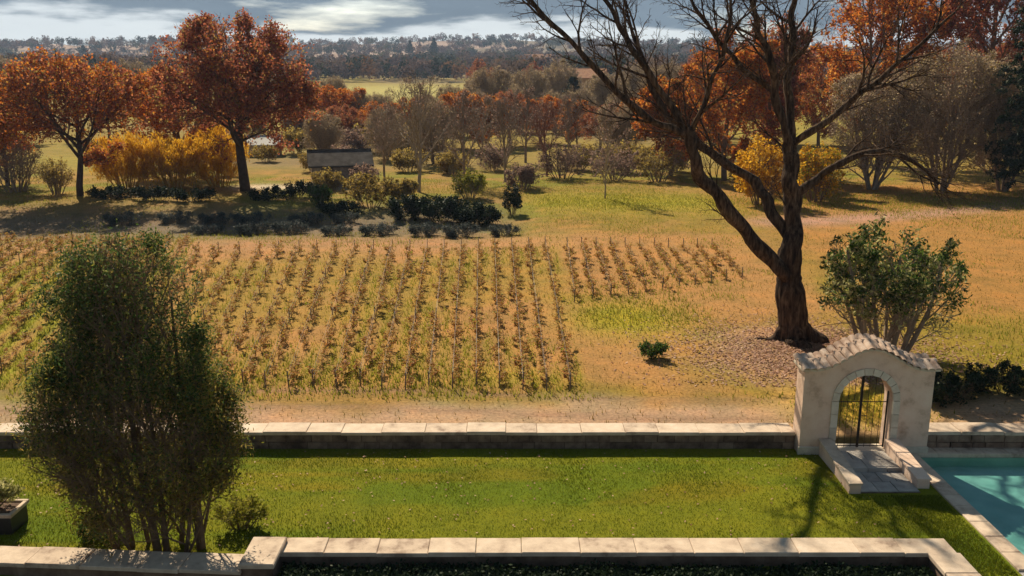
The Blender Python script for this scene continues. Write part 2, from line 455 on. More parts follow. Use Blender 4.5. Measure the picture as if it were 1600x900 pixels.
# ------------------------------------------------------------------ lawn terrace
def lawn_sheet():
    V, Fq = [], []
    def patch(x0, x1, y0, y1, nx, ny):
        b = len(V)
        for j in range(ny+1):
            for i in range(nx+1):
                V.append((x0+(x1-x0)*i/nx, y0+(y1-y0)*j/ny, 0))
        for j in range(ny):
            for i in range(nx):
                a = b+j*(nx+1)+i; Fq.append((a, a+1, a+nx+2, a+nx+1))
    patch(-45, 8.5, 16.0, 22.8, 214, 27)
    patch(8.5, 10.4, 2.0, 22.8, 8, 83)
    V = np.array(V)
    x, y = V[:, 0], V[:, 1]
    V[:, 2] = (fbm(x/1.5, y/1.5, 71)-.5)*0.05
    me = mesh_np('lawn', V, np.array(Fq), [lawn_m], smooth=True)
    at = me.attributes.new('tint', 'FLOAT_COLOR', 'POINT')
    n = fbm(x/7+3, y/1.0, 81)[:, None]; n3 = fbm(x/4.5, y/0.7, 83)[:, None]
    c = np.array([[0.105, 0.145, 0.007]])*(1-sstep(.42,.6,n)) + np.array([[0.155, 0.165, 0.009]])*sstep(.42,.6,n)
    c = c*(1-.5*sstep(.55,.7,n3)) + np.array([[0.21, 0.15, 0.010]])*.5*sstep(.55,.7,n3)
    t = np.ones((len(V), 4), np.float32); t[:, :3] = c
    at.data.foreach_set('color', t.ravel())
    return me
tag(obj('lawn', lawn_sheet()), kind='structure')

def blades(name, mat, xs, ys_, zs, h, w, lean=0.35, per=1):
    n = len(xs)
    a = rng.uniform(0, 2*np.pi, n)
    hh = h*rng.uniform(0.6, 1.3, n)
    dx, dy = np.cos(a)*w/2, np.sin(a)*w/2
    la = rng.uniform(0, 2*np.pi, n); ll = rng.uniform(0, lean, n)*hh
    V = np.empty((n, 3, 3))
    V[:, 0] = np.stack([xs-dx, ys_-dy, zs], -1)
    V[:, 1] = np.stack([xs+dx, ys_+dy, zs], -1)
    V[:, 2] = np.stack([xs+np.cos(la)*ll, ys_+np.sin(la)*ll, zs+hh], -1)
    return mesh_np(name, V.reshape(-1, 3), np.arange(3*n).reshape(n, 3), [mat])

n = 90000
gx = rng.uniform(-14, 10.3, n); gy = rng.uniform(16.4, 22.6, n)
keep = ~((gy < 17.3) & (gx > -5.0) & (gx < 9.2)) & ~((gx > 8.15) & (gx < 10.3) & (gy > 19.9)) & ~((gy < 17.2) & (gx <= -5.0)) & ~((gx < 8.5) & (gy < 17.3))
gx, gy = gx[keep], gy[keep]
gx2 = rng.uniform(9.18, 10.33, 12000); gy2 = rng.uniform(13.5, 19.9, 12000)
gx = np.concatenate([gx, gx2]); gy = np.concatenate([gy, gy2])
tag(obj('lawn_grass', blades('lawn_grass', L_grass, gx, gy, np.full(len(gx), -0.01), 0.055, 0.02, 0.7)),
    'short mown green grass of the walled lawn', 'grass', kind='stuff')

# rough grass and weeds beyond the wall
def scatter_grass(name, mat, n, fn, h, w, label, lean=0.6):
    x = rng.uniform(-48, 48, n); y = 23.6 + (rng.uniform(0, 1, n)**1.4)*62
    k = (np.abs(x) < 6 + y*0.62) & (rng.uniform(0, 1, n) < fn(x, y))
    x, y = x[k], y[k]
    hs = h*(0.75+0.5*fbm(x/3, y/3, 15))
    tag(obj(name, blades(name, mat, x, y, height(x, y)-0.02, hs, w, lean)), label, 'grass', kind='stuff')
def dens_dry(x, y):
    d = 0.55+0*x
    d = np.where(y < 26.5, 0.16, d)
    return d*(0.35+1.1*fbm(x/3, y/3, 25))
scatter_grass('dry_grass', L_dry, 170000, dens_dry, 0.13, 0.035, 'dry brown autumn grass across the fields beyond the wall')
def dens_weed(x, y):
    v = sstep(0.46, 0.66, fbm(x/4, y/4, 45))
    gate_g = np.exp(-((x-10.4)/1.5)**2-((y-25.4)/1.2)**2)
    front = np.exp(-((y-28.0)/1.6)**2)*sstep(1, -2, x)*1.1
    mid = np.exp(-((y-36.0)/2.2)**2)*sstep(2.0, 3.4, x)*sstep(9, 7, x)*1.0
    band = np.exp(-((y-69)/5)**2)*sstep(0, 4, x)*0.8
    Y = y-27.6
    x0 = x + 0*Y
    for _ in range(4): x0 = x - np.tan(np.radians(np.interp(x0, [-13, -9, -4, 3], [-14, -9, -4, 1])))*Y
    ri = (x0+12.4)/.75
    rl = (-13.35-(x+.2493*Y))/.95
    inm = (ri > -.6)*(ri < 19.6)*(y > 27)*(y < 51)
    inl = (rl > -.6)*(y > 27)*(y < 55)
    strip = inm*np.exp(-(((ri % 1)-.5)/.20)**2)*.8*sstep(.34, .54, fbm(x/5, y/7, 48)) + inl*np.exp(-(((rl % 1)-.5)/.2)**2)*1.0
    v = v*(1-inm*.8)*(1-inl)
    return np.clip(v*0.30 + front*fbm(x/1.2, y/1.2, 47)*1.3 + mid + band + strip, 0, 1)*(y > 26) + gate_g*.8
scatter_grass('green_weeds', L_weed, 420000, dens_weed, 0.17, 0.05, 'yellow green weeds and grass tufts between the vines')
n = 9000
lx = rng.normal(11.0, 2.6, n); ly = rng.normal(30.5, 2.2, n); k = (ly > 27.3); lx, ly = lx[k], ly[k]
def flat_leaves(x, y, z, s):
    n = len(x); a = rng.uniform(0, 2*np.pi, n); ti = rng.normal(0, 0.25, (n, 2))
    u = np.stack([np.cos(a), np.sin(a), ti[:, 0]], -1)*s; v = np.stack([-np.sin(a), np.cos(a), ti[:, 1]], -1)*s*0.6
    c = np.stack([x, y, z], -1)
    V = np.stack([c-u, c-v, c+u, c+v], 1).reshape(-1, 3)
    return V, np.arange(4*n).reshape(n, 4)
V, F = flat_leaves(lx, ly, height(lx, ly)+0.025, 0.06)
tag(obj('fallen_leaves', mesh_np('fallen_leaves', V, F, [L_litter])), 'pinkish brown fallen leaves on the ground round the big bare tree', 'leaves', kind='stuff')

# ------------------------------------------------------------------ walls with cap stones
def wall_run(name, a, b, thick, z0, ztop, label, core=wall_m, cap_th=0.09, over=0.06, stone=1.05, courses=None):
    """straight wall; a..b = front edge line (x,y), thickness to the left of the direction"""
    a, b = Vector((a[0], a[1], 0)), Vector((b[0], b[1], 0))
    L = (b-a).length; ang = math.atan2(b.y-a.y, b.x-a.x)
    root = empty(name, (a.x, a.y, 0), ang)
    tag(root, label, 'wall')
    # slightly uneven wall body
    nx = max(2, int(L/0.35)); rows = 7
    V, Fq = [], []
    for s, yb in ((0, 0.0), (1, thick)):
        for j in range(rows+1):
            for i in range(nx+1):
                x = L*i/nx; z = z0 + (ztop-cap_th-z0)*j/rows
                jit = (random.random()-.5)*0.016
                V.append((x, yb+jit, z))
    st = (rows+1)*(nx+1)
    for j in range(rows):
        for i in range(nx):
            p = j*(nx+1)+i
            Fq.append((p, p+1, p+nx+2, p+nx+1)); q = p+st
            Fq.append((q+1, q, q+nx+1, q+nx+2))
    for j in range(rows):
        p = j*(nx+1); Fq.append((p, p+nx+1, p+nx+1+st, p+st))
        p = j*(nx+1)+nx; Fq.append((p+nx+1, p, p+st, p+nx+1+st))
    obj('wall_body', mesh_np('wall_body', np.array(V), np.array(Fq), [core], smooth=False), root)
    if courses:
        zc = 0.0
        for hgt in courses:
            x = 0.0
            while x < L-.05:
                w = min(random.uniform(.28, .62), L-x)
                if L-x-w < .2: w = L-x
                pr = random.uniform(.022, .042); g = random.uniform(.008, .014)
                q = MB(); a_, b_ = x+g, x+w-g; z0_, z1_ = zc+.006+random.uniform(0, .008), zc+hgt-.006-random.uniform(0, .008)
                j = lambda: random.uniform(-.010, .010)
                q.v = [(a_+j(), -pr, z0_), (b_+j(), -pr, z0_), (b_+j(), -pr, z1_), (a_+j(), -pr, z1_), (a_, .012, z0_), (b_, .012, z0_), (b_, .012, z1_), (a_, .012, z1_)]
                q.f = [(0,1,2,3), (1,5,6,2), (5,4,7,6), (4,0,3,7), (3,2,6,7), (4,5,1,0)]
                if len(root.children) < 290: q.obj('stone', rubble_m, root)
                x += w
            zc += hgt
    x = 0.0; k = 0
    while x < L-0.02:
        w = min(stone*random.uniform(0.8, 1.2), L-x)
        if L-x-w < 0.35: w = L-x
        g = random.uniform(.002, .006); dz = random.uniform(-0.012, 0.012); dy = random.uniform(-0.018, 0.018)
        MB().box(x+g, x+w-g, -over+dy, thick+over+dy, ztop-cap_th+0.002, ztop+dz, 0.014).obj('cap_stone', cap_m, root)
        x += w; k += 1
    return root
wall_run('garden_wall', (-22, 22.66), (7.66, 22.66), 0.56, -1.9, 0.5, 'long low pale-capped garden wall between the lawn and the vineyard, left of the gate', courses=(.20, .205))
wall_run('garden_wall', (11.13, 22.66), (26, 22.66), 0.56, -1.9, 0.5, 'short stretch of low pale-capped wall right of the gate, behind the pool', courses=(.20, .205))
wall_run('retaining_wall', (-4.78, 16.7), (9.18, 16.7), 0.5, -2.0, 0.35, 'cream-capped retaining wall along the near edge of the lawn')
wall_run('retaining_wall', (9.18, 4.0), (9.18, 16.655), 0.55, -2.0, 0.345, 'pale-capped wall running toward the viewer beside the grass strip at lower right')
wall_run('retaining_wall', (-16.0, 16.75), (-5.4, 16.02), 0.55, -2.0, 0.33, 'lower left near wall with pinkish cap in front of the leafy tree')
pier = empty('wall_pier', (-5.05, 16.55, 0)); tag(pier, 'cream stone pier where the two near walls meet', 'pier')
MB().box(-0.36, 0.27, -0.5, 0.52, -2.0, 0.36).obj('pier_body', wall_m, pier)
MB().box(-0.40, 0.31, -0.55, 0.56, 0.362, 0.46, 0.02).obj('cap_stone', cap_m, pier)

# ------------------------------------------------------------------ arched gate
GX, GY = 9.39, 22.3
gate = empty('arched_gateway', (GX, GY, 0))
tag(gate, 'pale rendered gateway with round arch, tiled curved top and iron gates', 'gateway')
HWD, DEP, AC, AR, SPR = 1.71, 0.6, -0.04, 0.73, 1.52
def gtop(x):
    t = min(1.0, abs(x)/1.45)
    return 2.36 + 0.56*(0.5+0.5*math.cos(math.pi*t))
def garch(x):
    u = x-AC
    return SPR + math.sqrt(max(0, AR*AR-u*u))
xs = [-HWD, -1.45, -1.25, -1.05, -0.9] + [AC+AR*math.cos(math.pi*(1-i/24)) for i in range(25)] + [0.85, 1.05, 1.25, 1.45, HWD]
V, Fq = [], []
def addq(*p):
    b = len(V); V.extend(p); Fq.append(tuple(range(b, b+4)))
for i in range(len(xs)-1):
    x0, x1 = xs[i], xs[i+1]
    ins = AC-AR-1e-6 <= x0 and x1 <= AC+AR+1e-6
    b0, b1 = (garch(x0), garch(x1)) if ins else (0, 0)
    addq((x0,0,b0),(x1,0,b1),(x1,0,gtop(x1)),(x0,0,gtop(x0)))
    addq((x1,DEP,b1),(x0,DEP,b0),(x0,DEP,gtop(x0)),(x1,DEP,gtop(x1)))
    addq((x0,0,gtop(x0)),(x1,0,gtop(x1)),(x1,DEP,gtop(x1)),(x0,DEP,gtop(x0)))
    if ins: addq((x0,DEP,b0),(x1,DEP,b1),(x1,0,b1),(x0,0,b0))
addq((-HWD,DEP,0),(-HWD,0,0),(-HWD,0,gtop(HWD)),(-HWD,DEP,gtop(HWD)))
addq((HWD,0,0),(HWD,DEP,0),(HWD,DEP,gtop(HWD)),(HWD,0,gtop(HWD)))
addq((AC-AR,0,0),(AC-AR,DEP,0),(AC-AR,DEP,SPR),(AC-AR,0,SPR))
addq((AC+AR,DEP,0),(AC+AR,0,0),(AC+AR,0,SPR),(AC+AR,DEP,SPR))
me = bpy.data.meshes.new('wall_body'); me.from_pydata(V, [], Fq); me.materials.append(gate_m)
obj('wall_body', me, gate)
# arch stones, each its own
def arch_stone(t0, t1, r0, r1):
    m = MB(); P_ = []
    for y in (-0.035, 0.05):
        for t, r in ((t0,r0),(t1,r0),(t1,r1),(t0,r1)):
            P_.append((AC+r*math.cos(t), y, SPR+r*math.sin(t)))
    m.v = P_; m.f = [(0,1,2,3),(7,6,5,4),(0,4,5,1),(1,5,6,2),(2,6,7,3),(3,7,4,0)]
    return m
for k in range(11):
    arch_stone(math.pi*k/11+0.012, math.pi*(k+1)/11-0.012, AR-0.012, AR+0.17).obj('arch_stone', trim_m, gate)
for sx in (-1, 1):
    xj = AC+sx*AR
    for k in range(4):
        z0 = 0.02+k*0.375
        MB().box(min(xj-sx*0.012, xj+sx*0.17), max(xj-sx*0.012, xj+sx*0.17), -0.035, 0.05, z0, z0+0.362).obj('jamb_stone', trim_m, gate)
    MB().box(*(sorted((sx*0.96, sx*1.74))), -0.04, 0.03, 0, 0.22, 0.015).obj('plinth', trim_m, gate)
# tiled curved coping: barrel tiles laid front to back over the top
def tile_mesh(length, w):
    V, Fq = [], []; s = 7
    for j in range(2):
        for th in (0, 0.018):
            for i in range(s):
                t = math.pi*i/(s-1); r = w*(0.56 if j == 0 else 0.50)-th
                V.append((-math.cos(t)*r, -length/2 + j*length, math.sin(t)*r*0.8))
    for i in range(s-1):
        Fq.append((i, i+1, 2*s+i+1, 2*s+i)); Fq.append((s+i+1, s+i, 3*s+i, 3*s+i+1))
        Fq.append((i+1, i, s+i, s+i+1))
        Fq.append((2*s+i, 2*s+i+1, 3*s+i+1, 3*s+i))
    me = bpy.data.meshes.new('roof_tile'); me.from_pydata(V, [], Fq); me.materials.append(tile_m)
    return me
tm = tile_mesh(0.50, 0.19)
nb = 20
slab = MB()
for i in range(nb*2):
    x0 = -1.80+3.60*i/(nb*2); x1 = -1.80+3.60*(i+1)/(nb*2)
    g0, g1 = gtop(x0)+.003, gtop(x1)+.003
    A = [(x0,-0.10,g0),(x1,-0.10,g1),(x1,0.70,g1),(x0,0.70,g0)]
    for p in ([(x,y,z) for x,y,z in reversed(A)], [(x,y,z+0.06+0.10*(1-abs(y-.3)/.4)) for x,y,z in A]): slab.poly(p)
    slab.poly([(x0,-.10,g0),(x1,-.10,g1),(x1,-.10,g1+.06),(x0,-.10,g0+.06)])
    slab.poly([(x1,.70,g1),(x0,.70,g0),(x0,.70,g0+.06),(x1,.70,g1+.06)])
slab.poly([(-1.8,.7,gtop(1.8)+.003),(-1.8,-.1,gtop(1.8)+.003),(-1.8,-.1,gtop(1.8)+.063),(-1.8,.7,gtop(1.8)+.063)])
slab.poly([(1.8,-.1,gtop(1.8)+.003),(1.8,.7,gtop(1.8)+.003),(1.8,.7,gtop(1.8)+.063),(1.8,-.1,gtop(1.8)+.063)])
slab.obj('tile_bed', trim_m, gate)
for i in range(nb):
    x = -1.71+3.42*i/(nb-1)
    sl = math.atan((gtop(x+.02)-gtop(x-.02))/.04)
    for s in (-1, 1):
        o = obj('roof_tile', tm, gate)
        o.location = (x, 0.30+s*0.22, gtop(x)+0.105)
        o.rotation_euler = (-s*0.26 + random.uniform(-.02, .02), -sl, 0 if s < 0 else math.pi)
        if s > 0: o.rotation_euler = (0.26*-1 + random.uniform(-.02,.02), sl, math.pi)
    o = obj('ridge_tile', tm, gate); o.scale = (0.9, 0.46, 0.9)
    o.location = (x, 0.30, gtop(x)+0.165); o.rotation_euler = (0, -sl, math.pi/2 + random.uniform(-.03, .03)); o.rotation_euler = (0, 0, math.pi/2)
# iron leaves
for s in (-1, 1):
    m = MB(); x_in, x_out = AC+s*0.012, AC+s*(AR-0.03)
    for i in range(5):
        x = x_in+(x_out-x_in)*i/4
        m.bar((x, 0.3, 0.08), (x, 0.3, garch(x)-0.05), 0.024 if i in (0, 4) else 0.007)
    for z in (0.12, 1.38):
        m.bar((x_in, 0.3, z), (x_out, 0.3, z), 0.014)
    lf = m.obj('gate_leaf', iron_m, gate)
    if s > 0: MB().bar((AC+0.03, 0.24, 1.0), (AC+0.16, 0.24, 1.0), 0.014).bar((AC+0.05, 0.24, 1.0), (AC+0.05, 0.3, 1.0), 0.012).obj('handle', iron_m, lf)
MB().box(AC-AR+.003, AC+AR-.003, -0.06, DEP-.01, -0.05, 0.05, 0.012).obj('threshold', trim_m, gate)

# low cheek walls and paved landing before the gate
for x0, x1, y0, nm, m_ in ((8.20, 8.48, 20.0, 'white-topped low cheek wall left of the gate landing', cap_m), (9.96, 10.26, 20.25, 'pinkish low cheek wall right of the gate landing beside the pool', gate_m)):
    cw = empty('cheek_wall', (x0, y0, 0)); tag(cw, nm, 'low wall')
    w = x1-x0; Ln = 22.24-y0
    v = [(0,0,-.1),(w,0,-.1),(w,Ln,-.1),(0,Ln,-.1),(0,0,.22),(w,0,.22),(w,Ln,.42),(0,Ln,.42)]
    mm = MB(); mm.v = v; mm.f = [(3,2,1,0),(4,5,6,7),(0,1,5,4),(1,2,6,5),(2,3,7,6),(3,0,4,7)]
    mm.obj('wall_body', gate_m, cw)
    nst = 3
    for k in range(nst):
        a0, a1 = Ln*k/nst, Ln*(k+1)/nst-0.012
        za, zb = .222+.2*a0/Ln, .222+.2*a1/Ln
        q = MB(); q.v = [(-.03,a0-.02*(k==0),za),(w+.03,a0-.02*(k==0),za),(w+.03,a1,zb),(-.03,a1,zb)]
        q.v += [(x, y, z+.05) for x, y, z in q.v]; q.f = [(3,2,1,0),(4,5,6,7),(0,1,5,4),(1,2,6,5),(2,3,7,6),(3,0,4,7)]
        q.obj('cap_stone', m_, cw)
landing = MB().box(8.485, 9.955, 20.02, 22.23, -0.2, 0.012).obj('landing', wall_m); tag(landing, kind='structure')
for j in range(4):
    x = 8.50
    while x < 9.93:
        w = min(random.uniform(.35, .6), 9.94-x)
        if 9.94-x-w < .2: w = 9.94-x
        y0 = 20.04+j*.545; z = random.uniform(.03, .045) + (0.10 if j >= 2 else 0) 
        MB().box(x+.008, x+w-.008, y0+.008, y0+.537, 0.013, z, .008).obj('paving_slab', pave_m, landing)
        x += w

# ------------------------------------------------------------------ swimming pool
pool = empty('swimming_pool', (10.8, 16.9, 0)); tag(pool, 'turquoise swimming pool with pale stone coping and branch shadows', 'pool')
PX0, PX1, PY0, PY1, PD = 10.8, 19.0, 16.9, 22.25, -0.34
m, nn, ll = nt('pool_plaster')
o_ = nn.new('ShaderNodeOutputMaterial'); b_ = nn.new('ShaderNodeBsdfPrincipled'); b_.inputs['Roughness'].default_value = 0.6
g_ = nn.new('ShaderNodeNewGeometry'); br = nn.new('ShaderNodeTexNoise'); br.inputs['Scale'].default_value = 1.2; br.inputs['Detail'].default_value = 6
ll.new(g_.outputs['Position'], br.inputs['Vector'])
rr = ramp(nn, [(0.3, (0.34,0.48,0.34)), (0.7, (0.60,0.70,0.50))]); ll.new(br.outputs['Fac'], rr.inputs[0]); ll.new(rr.outputs[0], b_.inputs['Base Color']); ll.new(b_.outputs[0], o_.inputs['Surface'])
pl_m = m
m, nn, ll = nt('pool_water')
o_ = nn.new('ShaderNodeOutputMaterial'); tr_ = nn.new('ShaderNodeBsdfTransparent'); tr_.inputs['Color'].default_value = (0.50, 0.76, 0.86, 1)
gl = nn.new('ShaderNodeBsdfGlossy'); gl.inputs['Roughness'].default_value = 0.02
lw0 = nn.new('ShaderNodeLayerWeight'); lw1 = nn.new('ShaderNodeMath'); lw1.operation = 'POWER'; lw1.inputs[1].default_value = 5; ll.new(lw0.outputs['Facing'], lw1.inputs[0])
lw = nn.new('ShaderNodeMath'); lw.operation = 'MULTIPLY_ADD'; lw.inputs[1].default_value = .96; lw.inputs[2].default_value = .025; ll.new(lw1.outputs[0], lw.inputs[0])
wv = nn.new('ShaderNodeTexNoise'); wv.inputs['Scale'].default_value = 2.2; wv.inputs['Detail'].default_value = 3
g_ = nn.new('ShaderNodeNewGeometry'); ll.new(g_.outputs['Position'], wv.inputs['Vector'])
bp = nn.new('ShaderNodeBump'); bp.inputs['Strength'].default_value = 0.5; bp.inputs['Distance'].default_value = 0.05
ll.new(wv.outputs['Fac'], bp.inputs['Height']); ll.new(bp.outputs[0], gl.inputs['Normal']); ll.new(bp.outputs[0], lw0.inputs['Normal'])
mx = nn.new('ShaderNodeMixShader'); ll.new(lw.outputs[0], mx.inputs[0]); ll.new(tr_.outputs[0], mx.inputs[1]); ll.new(gl.outputs[0], mx.inputs[2]); ll.new(mx.outputs[0], o_.inputs['Surface'])
wat_m = m
bs = MB(); X0, X1, Y0, Y1 = 0, PX1-PX0, 0, PY1-PY0
bs.poly([(X0,Y0,PD),(X1,Y0,PD),(X1,Y1,PD),(X0,Y1,PD)])
bs.poly([(X0,Y0,PD),(X0,Y1,PD),(X0,Y1,.0),(X0,Y0,.0)]); bs.poly([(X1,Y1,PD),(X1,Y0,PD),(X1,Y0,.0),(X1,Y1,.0)])
bs.poly([(X1,Y0,PD),(X0,Y0,PD),(X0,Y0,.0),(X1,Y0,.0)]); bs.poly([(X0,Y1,PD),(X1,Y1,PD),(X1,Y1,.0),(X0,Y1,.0)])
bs.obj('basin', pl_m, pool)
wt = MB().poly([(X0+.002,Y0+.002,-.06),(X1-.002,Y0+.002,-.06),(X1-.002,Y1-.002,-.06),(X0+.002,Y1-.002,-.06)]).obj('water', wat_m, pool)
def coping(x0, x1, y0, y1, along):
    a = y0 if along == 'y' else x0; end = y1 if along == 'y' else x1
    while a < end-.02:
        w = min(random.uniform(.55, .75), end-a)
        if end-a-w < .3: w = end-a
        b = (x0, x1, a+.004, a+w-.004) if along == 'y' else (a+.004, a+w-.004, y0, y1)
        MB().box(*b, -.08, .045+random.uniform(-.003, .003), .012).obj('coping_stone', cap_m, pool)
        a += w
coping(-.40, .03, -.40, Y1+.03, 'y')
coping(.035, X1+.4, -.40, .03, 'x')
coping(.035, X1+.4, Y1-.03, Y1+.38, 'x')
coping(X1-.03, X1+.4, .035, Y1-.035, 'y')
tag(MB().box(10.405, 40, 2, 16.495, -2.1, .0).obj('terrace_paving', pave_m), kind='structure')
tag(MB().box(19.41, 40, 16.497, 22.62, -2.1, .0).obj('terrace_paving', pave_m), kind='structure')

# ------------------------------------------------------------------ planter at the left edge
pt = empty('planter', (-11.75, 18.35, 0)); tag(pt, 'dark rectangular planter with white rim on the lawn at the left edge', 'planter')
MB().box(-1.0, .68, -.34, .34, 0, .42).obj('box', plain('planter_dark', (0.02, 0.02, 0.022), 0.5), pt)
rim = MB()
for b in ((-1.05,.73,-.39,-.30),(-1.05,.73,.30,.39),(-1.05,-.96,-.298,.298),(.64,.73,-.298,.298)): rim.box(*b, .422, .50, .01)
rim.obj('rim', cap_m, pt)
MB().box(-.955, .635, -.295, .295, .421, .46).obj('soil', wall_m, pt)

# ------------------------------------------------------------------ tree builder
class Sk:
    def __init__(self): self.t = {}; self.tips = []
    def add(self, lev, pts, r):
        self.t.setdefault((lev, len(pts)), []).append((pts, r))

def rand_perp(d):
    v = Vector((random.gauss(0,1), random.gauss(0,1), random.gauss(0,1)))
    v = v - d*v.dot(d)
    return v.normalized() if v.length > 1e-4 else d.orthogonal().normalized()

def grow(S, p, d, L, r, lev, P):
    n = P['seg'][lev]; pts = [p.copy()]; dirs = []
    w, up = P['wig'][lev], P['up'][lev]
    d = d.normalized()
    for i in range(n):
        d = (d + rand_perp(d)*random.uniform(0, w) + Vector((0, 0, up))).normalized()
        p = p + d*(L/n); pts.append(p.copy()); dirs.append(d.copy())
    tip = P['tip'][lev]
    rad = [r*(1-(1-tip)*i/n) for i in range(n+1)]
    S.add(lev, pts, rad)
    kids(S, pts, rad, L, lev, P)

def kids(S, pts, rad, L, lev, P):
    n = len(pts)-1
    if lev+1 >= P['levels']:
        S.tips.append(pts); return
    k = P['kids'][lev]; t0 = P['t0'][lev]; az0 = random.uniform(0, 6.28)
    if k and P.get('leader') : pass
    for j in range(k):
        t = t0 + (1-t0)*(j+random.uniform(.1, .9))/k
        f = t*n; i = min(int(f), n-1); u = f-i
        q = pts[i].lerp(pts[i+1], u); dd = (pts[i+1]-pts[i]).normalized()
        rr = rad[i]*(1-u)+rad[i+1]*u
        a = R(P['ang'][lev]*random.uniform(.65, 1.3))*(1-.35*t)
        base = dd.orthogonal().normalized()
        ax = Quaternion(dd, az0+j*2.399+random.uniform(-.5, .5)) @ base
        cd = Quaternion(ax, a) @ dd
        cL = L*P['len'][lev]*(1-P.get('taper', .45)*t)*random.uniform(.7, 1.25)
        if 'minl' in P: cL = max(cL, P['minl'][lev])
        env = P.get('env')
        if env:
            for _ in range(6):
                if env(q+cd*cL): break
                cL *= .75
            else:
                if random.random() < .6: continue
        grow(S, q, cd, cL, max(P['rmin'], min(rr*.72, cL*P['slim'])), lev+1, P)

def tubes(S, levs, sides):
    Vs, Fs, off = [], [], 0
    for (lev, n), lst in S.t.items():
        if lev not in levs: continue
        s = sides[lev]; m = len(lst)
        P_ = np.array([[tuple(v) for v in a] for a, b in lst]); Rr = np.array([b for a, b in lst])
        T = np.gradient(P_, axis=1); T /= np.linalg.norm(T, axis=2, keepdims=True)+1e-9
        mean = T.mean(1); ref = np.where((np.abs(mean[:, 2]) > .8)[:, None], np.array([[1., 0, 0]]), np.array([[0, 0, 1.]]))
        U = np.cross(T, ref[:, None, :]); U /= np.linalg.norm(U, axis=2, keepdims=True)+1e-9
        W = np.cross(T, U)
        a = np.arange(s)*2*np.pi/s
        ring = P_[:, :, None, :] + Rr[:, :, None, None]*(np.cos(a)[None, None, :, None]*U[:, :, None, :] + np.sin(a)[None, None, :, None]*W[:, :, None, :])
        Vs.append(ring.reshape(-1, 3))
        mi, ni, si = np.meshgrid(np.arange(m), np.arange(n-1), np.arange(s), indexing='ij')
        b0 = off + (mi*n+ni)*s
        f = np.stack([b0+si, b0+(si+1) % s, b0+s+(si+1) % s, b0+s+si], -1).reshape(-1, 4)
        Fs.append(f); off += m*n*s
    if not Vs: return None, None
    return np.concatenate(Vs), np.concatenate(Fs)

def leaf_quads(C, length, width, droop=0.0):
    n = len(C)
    u = rng.normal(size=(n, 3)); u[:, 2] -= droop; u /= np.linalg.norm(u, axis=1, keepdims=True)
    v = np.cross(u, rng.normal(size=(n, 3))); v /= np.linalg.norm(v, axis=1, keepdims=True)+1e-9
    l = length*rng.uniform(.65, 1.25, (n, 1))/2; w = width*rng.uniform(.65, 1.25, (n, 1))/2
    V = np.stack([C-u*l, C-v*w, C+u*l, C+v*w], 1).reshape(-1, 3)
    return V, np.arange(4*n).reshape(n, 4)

def tip_points(S, n, spread, keep=None):
    A = []; W = []
    for pts in S.tips:
        w = random.gammavariate(.7, 1)
        for i in range(len(pts)-1):
            A.append((*pts[i], *pts[i+1])); W.append(w)
    A = np.array(A); W = np.array(W)
    W = W*np.clip((fbm(A[:, 0]*1.1+A[:, 2]*.5, A[:, 1]*1.1+A[:, 2]*1.0, 501)-.30)*4, .12, 1.6)
    k = rng.choice(len(A), n, p=W/W.sum()); t = rng.uniform(0, 1, (n, 1))
    C = A[k, :3]*(1-t) + A[k, 3:]*t + rng.normal(0, spread, (n, 3))
    if keep is not None:
        C = C[keep(C)]
    return C

SIDES = [12, 8, 5, 3, 3, 3]
def plant(name, label, cat, loc, S, bark, twig_m, leaf=None, nleaf=0, lsize=(.1, .07), spread=.08, split=2, leaves=None, droop=0., group=None, keep=None, shift=True):
    """make trunk (thick levels) and crown (twigs and leaves) under one empty"""
    root = empty(name, loc); tag(root, label, cat, group)
    lv = sorted({k[0] for k in S.t})
    V, F = tubes(S, [l for l in lv if l < split], SIDES)
    if V is not None: obj('trunk', mesh_np('trunk', V, F, [bark], smooth=True), root)
    V, F = tubes(S, [l for l in lv if l >= split], SIDES)
    VV = [V] if V is not None else []; FF = [F] if V is not None else []; off = len(V) if V is not None else 0
    mats = [twig_m]; mi = [0] if V is not None else []
    for (lm, nl, ls, sp, kp) in (leaves or ([(leaf, nleaf, lsize, spread, keep)] if leaf else [])):
        C = tip_points(S, nl, sp, kp)
        LV, LF = leaf_quads(C, ls[0], ls[1], droop)
        VV.append(LV); FF.append(LF+off); off += len(LV); mats.append(lm); mi.append(len(mats)-1)
    obj('crown', mesh_np('crown', np.concatenate(VV), FF, mats, mi), root)
    return root

def ell(cx, cy, cz, rx, ry, rz):
    f1, f2, f3 = (random.uniform(0, 6.28) for _ in range(3))
    def inside(p):                                   # lumpy ellipsoid
        u, v, w = (p.x-cx)/rx, (p.y-cy)/ry, (p.z-cz)/rz
        q = math.sqrt(u*u+v*v+w*w)+1e-6
        a = math.atan2(v, u); e = w/q
        lump = 1 + .06*math.sin(3*a+f1+2*e) + .06*math.sin(5*a+f2-4*e) + .06*math.sin(6*e+f3+2*a)
        return q < lump*.98
    return inside

def base_params(**kw):
    P = dict(levels=5, seg=[6, 5, 4, 3, 2], wig=[.12, .22, .28, .3, .3], up=[.02, .05, .04, .02, 0], tip=[.35, .3, .35, .5, .6],
             kids=[10, 7, 6, 5], t0=[.3, .2, .2, .15], ang=[48, 45, 45, 45], len=[.62, .55, .52, .5], slim=.022, rmin=.008)
    P.update(kw); return P

